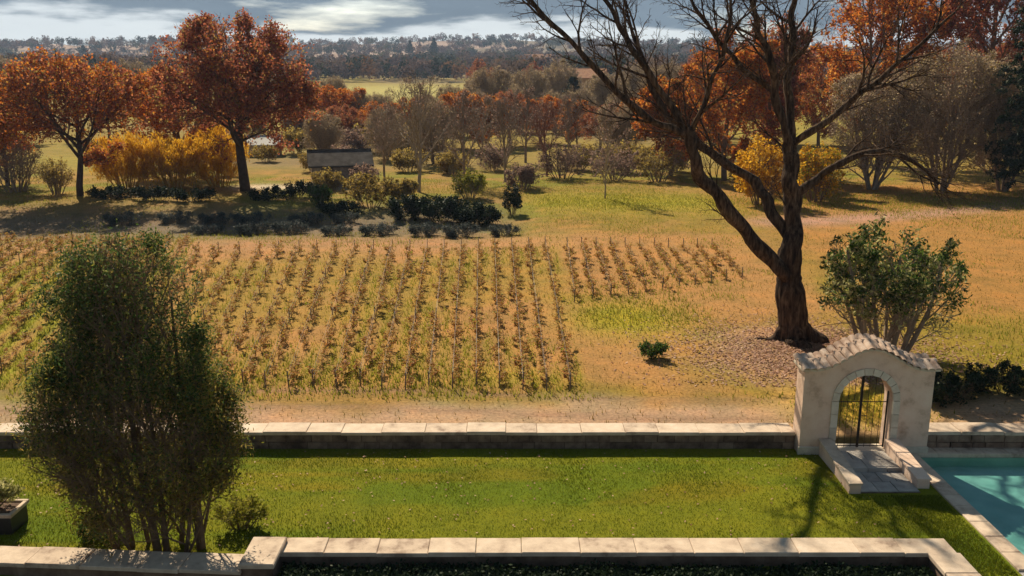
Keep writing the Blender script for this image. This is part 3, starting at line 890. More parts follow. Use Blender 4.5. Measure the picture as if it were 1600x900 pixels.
# ------------------------------------------------------------------ the big bare tree
m, nn, ll = nt('bark_furrowed')
o_ = nn.new('ShaderNodeOutputMaterial'); b_ = nn.new('ShaderNodeBsdfPrincipled'); b_.inputs['Roughness'].default_value = .95; b_.inputs['Specular IOR Level'].default_value = .15
g_ = nn.new('ShaderNodeNewGeometry'); mp_ = nn.new('ShaderNodeMapping'); mp_.inputs['Scale'].default_value = (9, 9, 1.6); ll.new(g_.outputs['Position'], mp_.inputs['Vector'])
n_a = nn.new('ShaderNodeTexNoise'); n_a.inputs['Scale'].default_value = 1; n_a.inputs['Detail'].default_value = 6; n_a.inputs['Roughness'].default_value = .65; ll.new(mp_.outputs[0], n_a.inputs['Vector'])
n_b = nn.new('ShaderNodeTexNoise'); n_b.inputs['Scale'].default_value = 1.1; n_b.inputs['Detail'].default_value = 5; ll.new(g_.outputs['Position'], n_b.inputs['Vector'])
ra = ramp(nn, [(.36, (.016, .010, .007)), (.5, (.075, .045, .03)), (.66, (.17, .115, .08))]); ll.new(n_a.outputs['Fac'], ra.inputs[0])
rb = ramp(nn, [(.4, (.75, .75, .75)), (.62, (1.15, 1.1, 1.0)), (.72, (1.5, 1.6, 1.25))]); ll.new(n_b.outputs['Fac'], rb.inputs[0])
mx = nn.new('ShaderNodeMix'); mx.data_type = 'RGBA'; mx.blend_type = 'MULTIPLY'; mx.inputs[0].default_value = 1; ll.new(ra.outputs[0], mx.inputs[6]); ll.new(rb.outputs[0], mx.inputs[7])
ll.new(mx.outputs[2], b_.inputs['Base Color'])
bp = nn.new('ShaderNodeBump'); bp.inputs['Strength'].default_value = 1.0; bp.inputs['Distance'].default_value = .08; ll.new(n_a.outputs['Fac'], bp.inputs['Height']); ll.new(bp.outputs[0], b_.inputs['Normal'])
ll.new(b_.outputs[0], o_.inputs['Surface'])
bark_hero = m
def smooth_path(pts, n):
    """Catmull-Rom through (x, y, z, r) points"""
    P_ = [Vector(p) for p in pts]
    P_ = [P_[0]*2-P_[1]] + P_ + [P_[-1]*2-P_[-2]]
    out = []
    m = len(P_)-3
    for k in range(n+1):
        f = k/n*m; i = min(int(f), m-1); t = f-i
        a, b, c, d = P_[i:i+4]
        q = 0.5*((b*2) + (c-a)*t + (a*2-b*5+c*4-d)*t*t + (b*3-a-c*3+d)*t*t*t)
        out.append(q)
    return [Vector((q[0], q[1], q[2])) for q in out], [max(.01, q[3]) for q in out]
HT = (10.7, 32.5)
hero = empty('bare_tree', (HT[0], HT[1], hz(*HT)-0.05))
tag(hero, 'big leafless dark tree with leaning forked limbs just behind the gateway', 'tree')
def hv(x, z, dy, r):            # measured spot on the tree, relative to its base
    return (x-HT[0], dy, z, r)
LIMBS = {
 'trunk': [hv(10.75,-.1,0,.86), hv(10.7,.25,0,.68), hv(10.6,.8,0,.53), hv(10.45,1.8,.05,.47), hv(10.33,2.7,.1,.45), hv(10.28,3.6,.15,.36)],
 'a': [hv(10.36,2.2,.1,.36), hv(10.3,4.5,.25,.37), hv(10.3,5.9,.4,.33), hv(10.1,7.3,.5,.29)],
 'a1': [hv(10.12,7.1,.5,.22), hv(9.5,9.1,.3,.185), hv(8.9,10.7,.0,.155), hv(8.3,11.9,-.4,.12), hv(7.6,14.2,-.9,.08), hv(7.2,16.6,-1.2,.03)],
 'a2': [hv(10.1,7.1,.5,.22), hv(10.1,9.3,.9,.18), hv(10.15,11.1,1.3,.15), hv(10.3,13.0,1.5,.12), hv(10.6,15.5,1.9,.08), hv(10.7,18.0,2.0,.03)],
 'b': [hv(10.4,2.2,.05,.33), hv(9.4,3.4,-.2,.31), hv(7.7,5.1,-.5,.275), hv(6.6,6.6,-.8,.245), hv(6.0,8.0,-1.0,.21)],
 'b1': [hv(6.05,7.8,-1,.17), hv(4.6,8.4,-1.3,.15), hv(2.7,10.1,-1.6,.115), hv(1.1,11.7,-1.9,.085), hv(-.4,13.2,-2.2,.05), hv(-1.5,14.4,-2.3,.02)],
 'b2': [hv(6.0,7.9,-1,.16), hv(4.5,10.2,-.7,.125), hv(3.6,11.6,-.3,.10), hv(2.7,13.4,0,.07), hv(2.2,15.4,.2,.025)],
 'b3': [hv(6.1,7.7,-.9,.12), hv(6.7,9.4,-1.6,.10), hv(7.0,11.2,-2.2,.075), hv(7.1,13.4,-2.6,.03)],
 'c': [hv(10.25,4.0,.2,.26), hv(9.5,5.2,.7,.225), hv(8.8,6.1,1.0,.20), hv(7.1,7.2,1.5,.17), hv(5.9,8.3,1.9,.14), hv(4.9,10.3,2.4,.10), hv(4.2,12.6,2.8,.04)],
 'd': [hv(10.35,5.3,.4,.20), hv(11.0,6.0,.3,.165), hv(11.7,6.6,.1,.14), hv(13.1,7.15,-.2,.11), hv(14.3,6.8,-.4,.085), hv(15.2,6.0,-.6,.04)],
 'e': [hv(10.1,7.2,.5,.17), hv(11.2,8.2,.0,.14), hv(12.1,9.1,-.5,.115), hv(13.0,10.0,-.9,.09), hv(14.6,11.8,-1.6,.04)],
 'f': [hv(9.4,9.2,.3,.12), hv(8.0,10.4,1.0,.095), hv(6.9,11.9,1.6,.07), hv(6.0,13.7,2.1,.03)],
}
HP = base_params(levels=5, seg=[6, 7, 5, 4, 3], wig=[.15, .30, .34, .38, .4], up=[.05, .05, .04, .02, 0], kids=[9, 6, 4, 3], t0=[.25, .25, .2, .2],
                 ang=[48, 46, 50, 50], len=[.46, .55, .5, .5], slim=.022, rmin=.006, tip=[.3, .25, .35, .45, .5], taper=.35)
TW = Sk()
random.seed(303)
for nm, pts in LIMBS.items():
    sl_ = 1.0 if nm == 'trunk' else (.88 if len(nm) == 1 else .80)
    pts = [(p[0], p[1], p[2], p[3]*sl_) for p in pts]
    nseg = 30
    pp, rr = smooth_path(pts, nseg)
    ph = random.uniform(0, 6)
    L = sum((pp[i+1]-pp[i]).length for i in range(len(pp)-1))
    for i in range(1, len(pp)-1):                    # crooked growth and knots
        t = i/nseg*L
        k = rr[i]*.5 + .05 if nm != 'trunk' else .04
        pp[i] += Vector((math.sin(t*1.9+ph)+.6*math.sin(t*4.3+ph*2), math.cos(t*2.3+ph*1.7)+.5*math.sin(t*5.1), .4*math.sin(t*3.1+ph)))*k*.55
        rr[i] *= 1 + .10*math.sin(t*3.7+ph) + random.uniform(-.05, .07)
    S = Sk(); S.add(0, pp, rr)
    s = 32 if nm == 'trunk' else 12
    V, F = tubes(S, [0], [s])
    # furrows run along the bark: push ring corners in and out
    ring = np.arange(len(V)) % s; step = np.arange(len(V))//s
    cen = np.array([tuple(p) for p in pp])[step]
    fur = (fbm(ring*(.9 if s == 32 else .8)+ph*7, step*.12, 401)-.5)*(.34 if s == 32 else .28)
    if nm == 'trunk':                               # root flare
        ang = 2*np.pi*ring/s; fl = np.clip(1-V[:, 2]/1.0, 0, 1)**2
        fur = fur + fl*(.42*np.cos(ang*4+.6)+.22*np.cos(ang*7+2)+.1)
    V = cen + (V-cen)*(1+fur[:, None])
    obj('trunk' if nm == 'trunk' else 'limb', mesh_np('limb', V, F, [bark_hero], smooth=True), hero)
    if nm != 'trunk':
        Pq = dict(HP); Pq['kids'] = [max(3, int(L*(1.9 if len(nm) > 1 or nm in 'cdef' else .9))), 6, 4, 3]
        Pq['t0'] = [.15 if len(nm) > 1 else .35, .2, .2, .2]
        kids(TW, pp, rr, min(L, 5.5), 0, Pq)
V, F = tubes(TW, [1, 2, 3, 4], [8, 7, 5, 3, 3])
obj('twigs', mesh_np('twigs', V, F, [bark_hero], smooth=True), hero)

# ------------------------------------------------------------------ leafy tree in the foreground (left)
FX, FY = -7.7, 17.35
def fg_env(p):
    z = p.z; prof = np.interp(z, [0.2, 1.2, 2.4, 3.4, 4.6, 5.6, 6.4, 6.8], [.8, 1.5, 2.05, 1.95, 1.7, 1.5, 1.25, .6])
    lump = 1 + .16*math.sin(p.x*2.3+z*1.7) + .12*math.sin(p.y*2.9-z*2.6+p.x)
    return (p.x + .12)**2 + (p.y*1.1)**2 < (prof*lump)**2 and z < 6.8
S = Sk()
random.seed(17)
Pf = base_params(levels=5, seg=[7, 5, 4, 3, 2], wig=[.10, .22, .3, .3, .3], up=[.04, .09, .08, .02, -.03], kids=[17, 7, 5, 3], t0=[.03, .12, .1, .1], ang=[44, 44, 46, 50],
                 len=[.46, .55, .55, .5], slim=.013, rmin=.0045, env=fg_env, tip=[.2, .3, .4, .5, .5], taper=.3)
for (dx, dy, tx, ty, L, r) in ((1.0, .1, .05, .05, 5.6, .10), (.15, -.1, -.03, 0, 6.3, .09), (-.5, .15, -.10, .05, 5.4, .07), (.5, .3, .12, .1, 4.6, .06),
                               (-.8, 0, -.22, -.05, 4.4, .05), (.75, -.15, .2, -.05, 3.8, .05), (-.2, .3, -.16, .14, 4.9, .05), (.3, .0, .05, -.15, 5.9, .07), (-.3, -.2, -.3, -.2, 3.6, .04), (.9, .2, .36, .15, 3.2, .04), (-.6, -.1, -.45, -.1, 2.8, .03), (.8, -.2, .5, -.15, 2.6, .03), (.1, .2, .2, .5, 2.8, .03)):
    grow(S, Vector((dx, dy, -.05)), Vector((tx, ty, 1)), L, r, 0, Pf)
def kp_top(C):
    pr = np.interp(C[:, 2], [0, 2.0, 3.2, 4.2, 5.0], [.05, .14, .36, .8, 1.0]); return rng.uniform(0, 1, len(C)) < pr
def kp_low(C):
    pr = np.interp(C[:, 2], [0, 1.5, 3.5, 4.6, 5.5], [.5, .85, .75, .4, .2]); return rng.uniform(0, 1, len(C)) < pr
plant('leafy_tree', 'tall dark green leafy tree with browning lower foliage in the left foreground', 'tree', (FX, FY, 0), S, bark_brown, bark_brown,
      leaves=[(L_olive, 66000, (.10, .034), .12, kp_top), (L_brown, 36000, (.10, .028), .15, kp_low), (L_green, 16000, (.09, .03), .15, kp_top), (L_weed, 12000, (.09, .025), .2, kp_low)], split=1)

# bushy shrub in the planter
def shrub(name, label, cat, loc, rx, ry, h, leaf, nleaf, ls, bark=bark_brown, stems=9, lv=3, kids_=(8, 6), droop=0., group=None, spread=.05, base=.0, twig=None, seed=None, leaves=None, thick=.02):
    if seed is not None: random.seed(seed)
    S = Sk(); env = lambda p: (p.x/rx)**2 + (p.y/ry)**2 + ((p.z-h*.42)/(h*.6))**2 < 1 and p.z > .02
    Pm = base_params(levels=lv, seg=[4, 3, 3, 2], wig=[.2, .3, .3, .3], up=[.08, .06, 0, 0], kids=list(kids_), t0=[.15, .1, .1], ang=[45, 48, 48],
                     len=[.55, .55, .5], slim=.016, rmin=max(.004, thick*.25), env=env, tip=[.4, .4, .5, .5])
    for i in range(stems):
        a = i*2.399+random.uniform(-.3, .3); t = math.sqrt((i+.5)/stems)
        ox, oy = math.cos(a)*t*rx*.3, math.sin(a)*t*ry*.3
        d = Vector((math.cos(a)*t*rx*.85, math.sin(a)*t*ry*.85, h*.75))
        while not env(Vector((ox, oy, base))+d*1.02) and d.length > .2*h: d *= .9
        grow(S, Vector((ox, oy, base)), d, d.length*random.uniform(.85, 1.0), thick*random.uniform(.8, 1.3)*(.5+h/4), 0, Pm)
    return plant(name, label, cat, loc, S, bark, twig or bark, leaf, nleaf, ls, spread, split=1, droop=droop, group=group, leaves=leaves)
shrub('potted_shrub', 'pale yellow leafy shrub growing in the dark planter', 'shrub', (-11.75, 18.35, .44), .75, .4, .75, L_pale, 2600, (.10, .05), stems=10)
shrub('broadleaf_shrub', 'many-stemmed olive green bush behind the gateway beside the big trunk', 'shrub', (13.2, 30.2, hz(13.2, 30.2)-.03), 2.9, 2.4, 5.0, None, 0, None,
      bark_pale, stems=13, lv=4, kids_=(8, 6, 4), spread=.1, thick=.045, seed=11,
      leaves=[(L_olive, 6000, (.20, .075), .10, lambda C: (C[:, 2] > 1.9) & (rng.uniform(0, 1, len(C)) < .3+.35*(C[:, 2]-1.9))),
              (L_pale, 5500, (.18, .07), .10, lambda C: (C[:, 2] > 1.7)), (L_green, 5000, (.20, .07), .10, lambda C: C[:, 2] > 2.2)])
for i, (x, y, rx, h, lb) in enumerate(((13.3, 26.0, 1.3, 1.0, 'low dark green shrub behind the right wall, nearest the gateway'), (15.6, 26.7, 1.6, 1.05, 'middle low dark shrub behind the right wall'), (18.3, 26.6, 1.6, 1.0, 'low dark shrub behind the right wall at the picture edge'))):
    shrub('spreading_shrub', lb, 'shrub', (x, y, hz(x, y)-.03), rx, 1.0, h, L_dark, 3200, (.12, .06), stems=14, kids_=(8, 6), group='low shrubs behind the right wall', seed=140+i)
shrub('small_shrub', 'small dark green shrub alone in the dry grass left of the big tree', 'shrub', (5.0, 30.2, hz(5, 30.2)-.03), .62, .5, .7, L_green, 1500, (.11, .05), stems=8)
shrub('low_shrub', 'low leafy plants at the foot of the near wall under the leafy tree', 'shrub', (-6.1, 18.3, -.02), .7, .5, .8, L_weed, 1300, (.13, .04), stems=9)
shrub('low_shrub', 'low dark green plant under the left side of the leafy tree', 'shrub', (-8.9, 17.9, -.02), .6, .5, .7, L_green, 1200, (.12, .04), stems=8)
# ivy hedge on the shaded lower side of the near wall
def hedge_box(name, label, x0, x1, y0, y1, z0, z1, mat, n, ls):
    root = empty(name, ((x0+x1)/2, (y0+y1)/2, z0)); tag(root, label, 'hedge')
    cx, cy = (x0+x1)/2, (y0+y1)/2
    V = []; Fq = []
    nx, nz = int((x1-x0)/.3), 6
    C = np.stack([rng.uniform(x0-cx, x1-cx, n), rng.uniform(y0-cy, y1-cy, n), rng.uniform(0, z1-z0, n)], -1)
    top = rng.uniform(0, 1, n) < .5
    C[top, 2] = z1-z0 + rng.normal(0, .05, top.sum()) + (fbm(C[top, 0]/1.1, C[top, 1]/.6, 91)-.5)*.18
    C[~top, 1] = (y0-cy) + rng.normal(0, .05, (~top).sum())
    LV, LF = leaf_quads(C, *ls)
    obj('foliage', mesh_np('foliage', LV, LF, [mat]), root)
    m = MB()
    for i in range(int((x1-x0)/.5)):
        x = x0-cx+.25+i*.5
        for s in range(3):
            m.bar((x, 0, 0), (x+random.uniform(-.2, .2), random.uniform(-.2, .2), (z1-z0)*.85), .018, 5, .008)
    m.obj('stems', bark_brown, root)
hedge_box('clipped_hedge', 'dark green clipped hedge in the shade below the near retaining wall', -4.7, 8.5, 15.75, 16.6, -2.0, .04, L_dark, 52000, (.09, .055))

# ------------------------------------------------------------------ vineyard rows
def vine_mesh(seed):
    random.seed(seed)
    S = Sk()
    Pv = base_params(levels=3, seg=[4, 4, 2], wig=[.3, .25, .3], up=[.1, .10, 0], kids=[7, 4], t0=[.55, .3], ang=[55, 50], len=[1.3, .45], slim=.012, rmin=.005, tip=[.7, .4, .5], taper=.1)
    grow(S, Vector((0, 0, -.03)), Vector((.12, .1, 1)), .62, .038, 0, Pv)
    V, F = tubes(S, [0, 1, 2], [6, 4, 3])
    V[:, 0] *= .55                                   # trained flat along the wire
    C = tip_points(S, 95, .07); C[:, 0] *= .6
    pts = np.array([tuple(p) for k, l in S.t.items() if k[0] == 1 for a, b in l for p in a]); C2 = pts[rng.integers(0, len(pts), 40)] + rng.normal(0, .06, (40, 3)); C2[:, 0] *= .6
    LV, LF = leaf_quads(np.concatenate([C, C2]), .12, .11)
    return mesh_np('vine', np.concatenate([V, LV]), [F, LF+len(V)], [bark_brown, L_vine], [0, 1])
vms = [vine_mesh(100+i) for i in range(6)]
pm = MB().bar((0, 0, -.1), (0, 0, .58), .024, 6, .021).mesh('post', wood_m)
ORD = ['first','second','third','fourth','fifth','sixth','seventh','eighth','ninth','tenth','eleventh','twelfth','thirteenth','fourteenth','fifteenth','sixteenth','seventeenth','eighteenth','nineteenth','twentieth']
random.seed(5)
def vine_row(x, y0, y1, deg, label, group):
    root = empty('vine_row', (x, y0, 0), R(-deg)); tag(root, label, 'vine row', group)
    c, s = math.cos(R(deg)), math.sin(R(deg))
    L = (y1-y0)/c
    def w(t, lx=0): return (x+s*t+c*lx, y0+c*t-s*lx)
    t = 0.0
    wire = MB(); prev = None
    while t <= L+.01:
        px, py = w(t)
        o = obj('post', pm, root, (0, t, hz(px, py))); o.rotation_euler = (random.uniform(-.05, .05), random.uniform(-.05, .05), 0)
        cur = (t, hz(px, py))
        if prev:
            for zz in (.28, .50): wire.bar((0, prev[0], prev[1]+zz), (0, cur[0], cur[1]+zz), .004, 3)
        prev = cur
        t += L/max(1, round(L/8))
    wire.obj('wire', iron_m, root)
    t = .5
    while t < L:
        if random.random() < .92:
            lx = random.uniform(-.06, .06); px, py = w(t, lx)
            o = obj('vine', random.choice(vms), root, (lx, t, hz(px, py)))
            sc_ = random.uniform(.62, 1.2); o.scale = (sc_*.75, sc_*random.choice((-1, 1)), sc_*random.uniform(.28, .44))
            o.rotation_euler = (0, 0, random.choice((0, math.pi))+random.uniform(-.2, .2))
        t += .86*random.uniform(.8, 1.2)
def fan(x): return float(np.interp(x, [-13, -9, -4, 3], [-14, -9, -4, 1]))
for i in range(20):
    x = -12.4 + i*.75
    vine_row(x, 26.9 + random.uniform(0, .5), 51.0 + .10*x, fan(x), ORD[i] + ' long vine row from the left, in the middle block of the vineyard', 'vine rows of the middle block')
for i in range(11):
    vine_row(2.75 + i*.85, 38.2 + i*.45, 50.8, 2, ORD[i] + ' short vine row right of the long rows, counted toward the big tree', 'short vine rows near the big tree')
for i in range(20):
    x = -13.35 - i*.95
    vine_row(x, 27.6 + i*.25, 54.5, -14, ORD[i] + ' slanting vine row left of the leafy tree, counted from that tree', 'slanting vine rows on the left')

# ------------------------------------------------------------------ trees of the garden beyond
def crown_tree(name, label, loc, h, rad, bark, twig, leaves=None, clear=.22, seed=1, kids_=(13, 8, 6, 5), trunk_r=None, lean=(0, 0), spread=1.0, group=None, cz=.60, rz=.46, ang0=52, droop=0., cat='tree', slim=.019, up=None, tl=.93, lens=None, taper=.4):
    random.seed(seed)
    S = Sk(); env = ell(lean[0]*h, lean[1]*h, h*cz, rad, rad, h*rz)
    Pm = base_params(kids=list(kids_), t0=[clear, .15, .12, .1], ang=[ang0, 46, 46, 46], len=lens or [.62, .55, .52, .48], env=env, slim=slim, rmin=.010, taper=taper,
                     up=up or [.0, .05, .03, .0, 0], seg=[7, 5, 4, 3, 2])
    grow(S, Vector((0, 0, -.15)), Vector((lean[0], lean[1], 1)), h*tl, trunk_r or h*.022, 0, Pm)
    z = hz(loc[0], loc[1])
    return plant(name, label, cat, (loc[0], loc[1], z-.02), S, bark, twig, split=2, leaves=leaves, droop=droop, group=group)
crown_tree('autumn_tree', 'large russet tree with broad domed crown and single dark trunk', (-22.3, 74.8), 14.3, 6.9, bark_dark, bark_red, [(L_red, 30000, (.22, .17), .20, None), (L_brown, 5000, (.2, .15), .2, None), (L_orange, 4000, (.18, .14), .2, None)], .36, 21, (17, 10, 7, 5), trunk_r=.46, cz=.58, rz=.43, tl=.64, lens=[.85, .5, .5, .48], taper=.1, ang0=66)
crown_tree('autumn_tree', 'rusty orange tree with thin dark trunk left of the golden shrubs', (-34.7, 71.7), 10.9, 7.2, bark_dark, bark_red, [(L_orange, 9500, (.22, .17), .18, None), (L_red, 12000, (.2, .15), .18, None), (L_brown, 3000, (.2, .15), .18, None)], .36, 22, (15, 10, 7, 4), trunk_r=.28, cz=.60, rz=.42, ang0=72, tl=.66, lens=[.9, .5, .5, .48], taper=.1)
crown_tree('autumn_tree', 'bright orange tree cut by the left edge of the picture', (-44.5, 79), 9.2, 5.8, bark_dark, bark_red, [(L_orange, 15000, (.24, .18), .2, None), (L_gold, 2200, (.2, .15), .2, None), (L_brown, 3000, (.2, .15), .2, None)], .2, 23, (14, 9, 6, 4), ang0=66, tl=.7, lens=[.8, .5, .5, .48], taper=.1)
crown_tree('autumn_tree', 'orange tree half hidden behind the golden shrubs, between two trunks', (-32.6, 88), 10.0, 6.2, bark_brown, bark_red, [(L_orange, 20000, (.26, .19), .18, None)], .2, 24, (14, 9, 6, 4), ang0=66, tl=.7, lens=[.8, .5, .5, .48], taper=.1)
shrub('bare_shrub', 'purplish grey leafless shrub at the left edge below the orange tree', 'shrub', (-41.3, 74.5, hz(-41.3, 74.5)), 2.6, 2.2, 4.9, L_mauve, 1800, (.13, .10), bark_grey, 14, 4, (8, 6, 4), spread=.1, thick=.03)
shrub('bare_shrub', 'olive brown shrub just left of the thin dark trunk', 'shrub', (-37.2, 73, hz(-37.2, 73)), 1.6, 1.5, 3.2, L_brown, 3000, (.13, .10), bark_grey, 12, 4, (7, 5, 4), spread=.1, thick=.03)
for i, (x, y, h, rx, lb) in enumerate(((-33.2, 77.0, 5.2, 3.0, 'golden weeping shrub beside the thin dark trunk'), (-29.3, 77.6, 5.0, 3.0, 'middle one of the three golden weeping shrubs'), (-25.6, 78.4, 5.5, 2.9, 'golden orange weeping shrub beside the russet tree trunk'))):
    shrub('golden_shrub', lb, 'shrub', (x, y, hz(x, y)-.05), rx, rx*.9, h, L_gold, 13000, (.30, .06), twig_gold, 16, 4, (8, 6, 4), droop=2.2, group='golden weeping shrubs', spread=.14, thick=.03, seed=40+i)
shrub('round_shrub', 'small bright green rounded shrub before the stone cottage', 'shrub', (-14.7, 68.2, hz(-14.7, 68.2)-.05), 1.2, 1.1, 1.7, L_green, 2600, (.16, .10), stems=12, lv=3)
shrub('round_shrub', 'broad olive brown shrub right of the stone cottage', 'shrub', (-10.7, 67.0, hz(-10.7, 67)-.05), 2.5, 2.0, 2.9, L_brown, 4200, (.17, .11), stems=15, lv=4, kids_=(7, 5, 3), seed=51)
L_lav = leaf_mat('leaf_lavender', [(0.0,(0.035,0.05,0.05)),(0.5,(0.07,0.09,0.085)),(1.0,(0.14,0.15,0.14))], .25)
lav0 = None
for i, (x, y) in enumerate([(-27+3.1*k+random.uniform(-.5, .5), 61.6+random.uniform(-.6, .6)) for k in range(6)] + [(-19.5+2.7*k+random.uniform(-.4, .4), 57.6+random.uniform(-.5, .5)-.25*k) for k in range(8)]):
    lb = (ORD[i] + ' from the left of the low grey green shrubs below the russet tree') if i < 6 else (ORD[i-6] + ' from the left of the grey green shrubs along the vineyard edge')
    if i % 4 == 0:
        lav0 = shrub('lavender_bush', lb, 'shrub', (x, y, hz(x, y)-.04), 1.5, 1.1, .85, L_lav, 2600, (.16, .05), bark_grey, 16, 3, (8, 6), group='grey green lavender shrubs', seed=150+i, spread=.08)
    else:
        c = copy_tree(lav0); c.location = (x, y, hz(x, y)-.04); c.rotation_euler = (0, 0, random.uniform(-.4, .4)); q = random.uniform(.8, 1.15); c.scale = (q, q, q*random.uniform(.8, 1.1)); tag(c, lb, 'shrub', 'grey green lavender shrubs')
shrub('garden_shrub', 'loose brown shrub half hiding the front of the stone cottage', 'shrub', (-15.6, 75.6, hz(-15.6, 75.6)-.05), 1.5, 1.1, 2.0, L_brown, 2600, (.16, .1), bark_grey, 12, 3, (8, 6), seed=166, spread=.1)
shrub('garden_shrub', 'mauve shrub at the right corner of the stone cottage', 'shrub', (-12.6, 76.3, hz(-12.6, 76.3)-.05), 1.5, 1.2, 2.4, L_mauve, 2600, (.16, .1), bark_grey, 12, 3, (8, 6), seed=167, spread=.1)
shrub('garden_shrub', 'ochre shrub in front of the small pale roofed hut', 'shrub', (-27.6, 101, hz(-27.6, 101)-.05), 2.0, 1.4, 2.0, L_brown, 2600, (.18, .12), bark_grey, 12, 3, (8, 6), seed=168, spread=.1)
for i, (x, y, rx, h, lb) in enumerate(((-7.4, 63.4, 1.9, 1.8, 'left one of the low dark evergreen shrubs beyond the vines'), (-4.8, 62.2, 2.0, 2.0, 'middle one of the low dark evergreen shrubs beyond the vines'), (-2.4, 61.2, 1.7, 1.6, 'right one of the low dark evergreen shrubs beyond the vines'))):
    shrub('evergreen_shrub', lb, 'shrub', (x, y, hz(x, y)-.05), rx, 1.5, h, L_dark, 6500, (.16, .10), stems=14, lv=3, kids_=(9, 7), group='low dark evergreen shrubs', seed=55+i, spread=.1)
shrub('evergreen_shrub', 'narrow upright dark shrub standing alone at the meadow edge', 'shrub', (0.0, 64.2, hz(0, 64.2)-.05), .75, .7, 2.5, L_dark, 2600, (.14, .08), stems=9, lv=3, kids_=(8, 6), seed=60)
for i, (x, y, rx, h) in enumerate(((-31.5, 70.3, 1.9, 1.1), (-28.0, 69.8, 2.0, 1.2), (-19.0, 70.0, 2.0, 1.1), (-24.6, 69.4, 1.9, 1.1), (-16.9, 71.6, 1.5, 1.5), (-12.7, 64.6, 1.9, 1.0))):
    shrub('evergreen_shrub', ('low dark shrub below the golden shrubs, nearer the thin trunk', 'low dark shrub below the golden shrubs, nearer the russet tree', 'low dark shrub right of the russet tree foot', 'low dark shrub left of the russet tree foot', 'rounded dark shrub at the left front corner of the cottage', 'low dark shrub before the small bright green shrub')[i], 'shrub', (x, y, hz(x, y)-.05), rx, 1.0, h, L_dark, 2600, (.16, .10), stems=10, lv=3, kids_=(7, 5), seed=62+i, spread=.1)
BARE = [(-7.8, 74.8, 9.4, 4.0, bark_pale, 'pale leafless tree with forked stem, tallest right of the stone cottage'), (-4.3, 79.5, 8.0, 3.6, bark_grey, 'greyish leafless tree just right of the tallest pale one'),
        (-0.6, 82.5, 7.4, 3.6, bark_grey, 'greyish leafless tree behind the narrow upright dark shrub'), (-11.8, 83, 7.0, 3.2, bark_pale, 'pale brown leafless tree directly behind the stone cottage'),
        (3.4, 88, 7.0, 3.6, bark_red, 'reddish leafless tree at the back of the bright meadow'), (7.4, 71.0, 7.4, 2.1, bark_pale, 'slender young leafless tree standing on the bright green meadow')]
for i, (x, y, h, rad, bk, lb) in enumerate(BARE):
    crown_tree('bare_tree', lb, (x, y), h, rad, bk, bk, [(L_mauve, 900, (.14, .10), .1, None)], .15, 70+i, (13, 8, 6, 5) if i != 5 else (10, 5, 4, 3), ang0=38 if i != 5 else 30, trunk_r=h*.017 if i != 5 else .07, cz=.57, rz=.48)
SHR = [(4.9, 86.6, 3.0, 3.6, L_mauve, 'mauve brown shrub behind the bright meadow, left end'), (9.6, 84.5, 2.9, 3.2, L_mauve, 'mauve brown shrub behind the slender young tree'),
       (13.6, 83, 2.7, 3.6, L_brown, 'brown shrub behind the meadow beside the orange trees'), (-8.6, 70.6, 1.3, 1.6, L_brown, 'small brown shrub at the foot of the tallest pale tree'),
       (-3.4, 71, 1.6, 2.4, L_weed, 'yellow green shrub between the pale tree and the upright dark shrub'), (0.9, 76, 1.7, 2.4, L_mauve, 'low mauve shrub left of the bright meadow')]
for i, (x, y, rx, h, lf, lb) in enumerate(SHR):
    shrub('garden_shrub', lb, 'shrub', (x, y, hz(x, y)-.05), rx, rx*.8, h, lf, 2600, (.18, .12), bark_grey, 13, 4, (7, 5, 4), spread=.1, thick=.03, seed=80+i)
OR = [(19.9, 84, 13.0, 4.6, L_orange, 'tall orange tree seen between the limbs of the big bare tree'), (15.6, 88, 9.0, 4.0, L_orange, 'smaller orange tree left of the tall orange one'),
      (25.5, 90, 14.0, 5.2, L_red, 'brownish red tree behind the trunk of the big bare tree'), (38.0, 97, 20.5, 8.5, L_orange, 'very tall orange tree above the grey leafless thicket'),
      (50.0, 96, 21.0, 8.0, L_red, 'very tall russet brown tree near the upper right corner')]
for i, (x, y, h, rad, lf, lb) in enumerate(OR):
    crown_tree('autumn_tree', lb, (x, y), h, rad, bark_brown, bark_red, [(lf, 20000 if h < 15 else 30000, (.25, .19) if h < 15 else (.30, .22), .17, None), (L_brown, 3000, (.22, .16), .16, None)], .14, 90+i, (15, 10, 6, 4), ang0=58, cz=.55, rz=.50, tl=.8, lens=[.75, .5, .5, .48], taper=.2)
shrub('golden_shrub', 'yellow leafy shrub just left of the big bare trunk', 'shrub', (19.0, 68, hz(19, 68)-.05), 2.2, 2, 5.4, L_gold, 6500, (.22, .12), bark_brown, 13, 4, (8, 5, 4), group='yellow shrubs by the big tree', spread=.12, thick=.03, seed=101)
shrub('golden_shrub', 'yellow leafy shrub just right of the big bare trunk', 'shrub', (23.8, 70, hz(23.8, 70)-.05), 2.0, 1.9, 4.8, None, 0, None, bark_brown, 13, 4, (8, 5, 4), group='yellow shrubs by the big tree', spread=.12, thick=.03, seed=102,
      leaves=[(L_gold, 3600, (.22, .12), .12, None), (L_weed, 2600, (.2, .1), .12, None)])
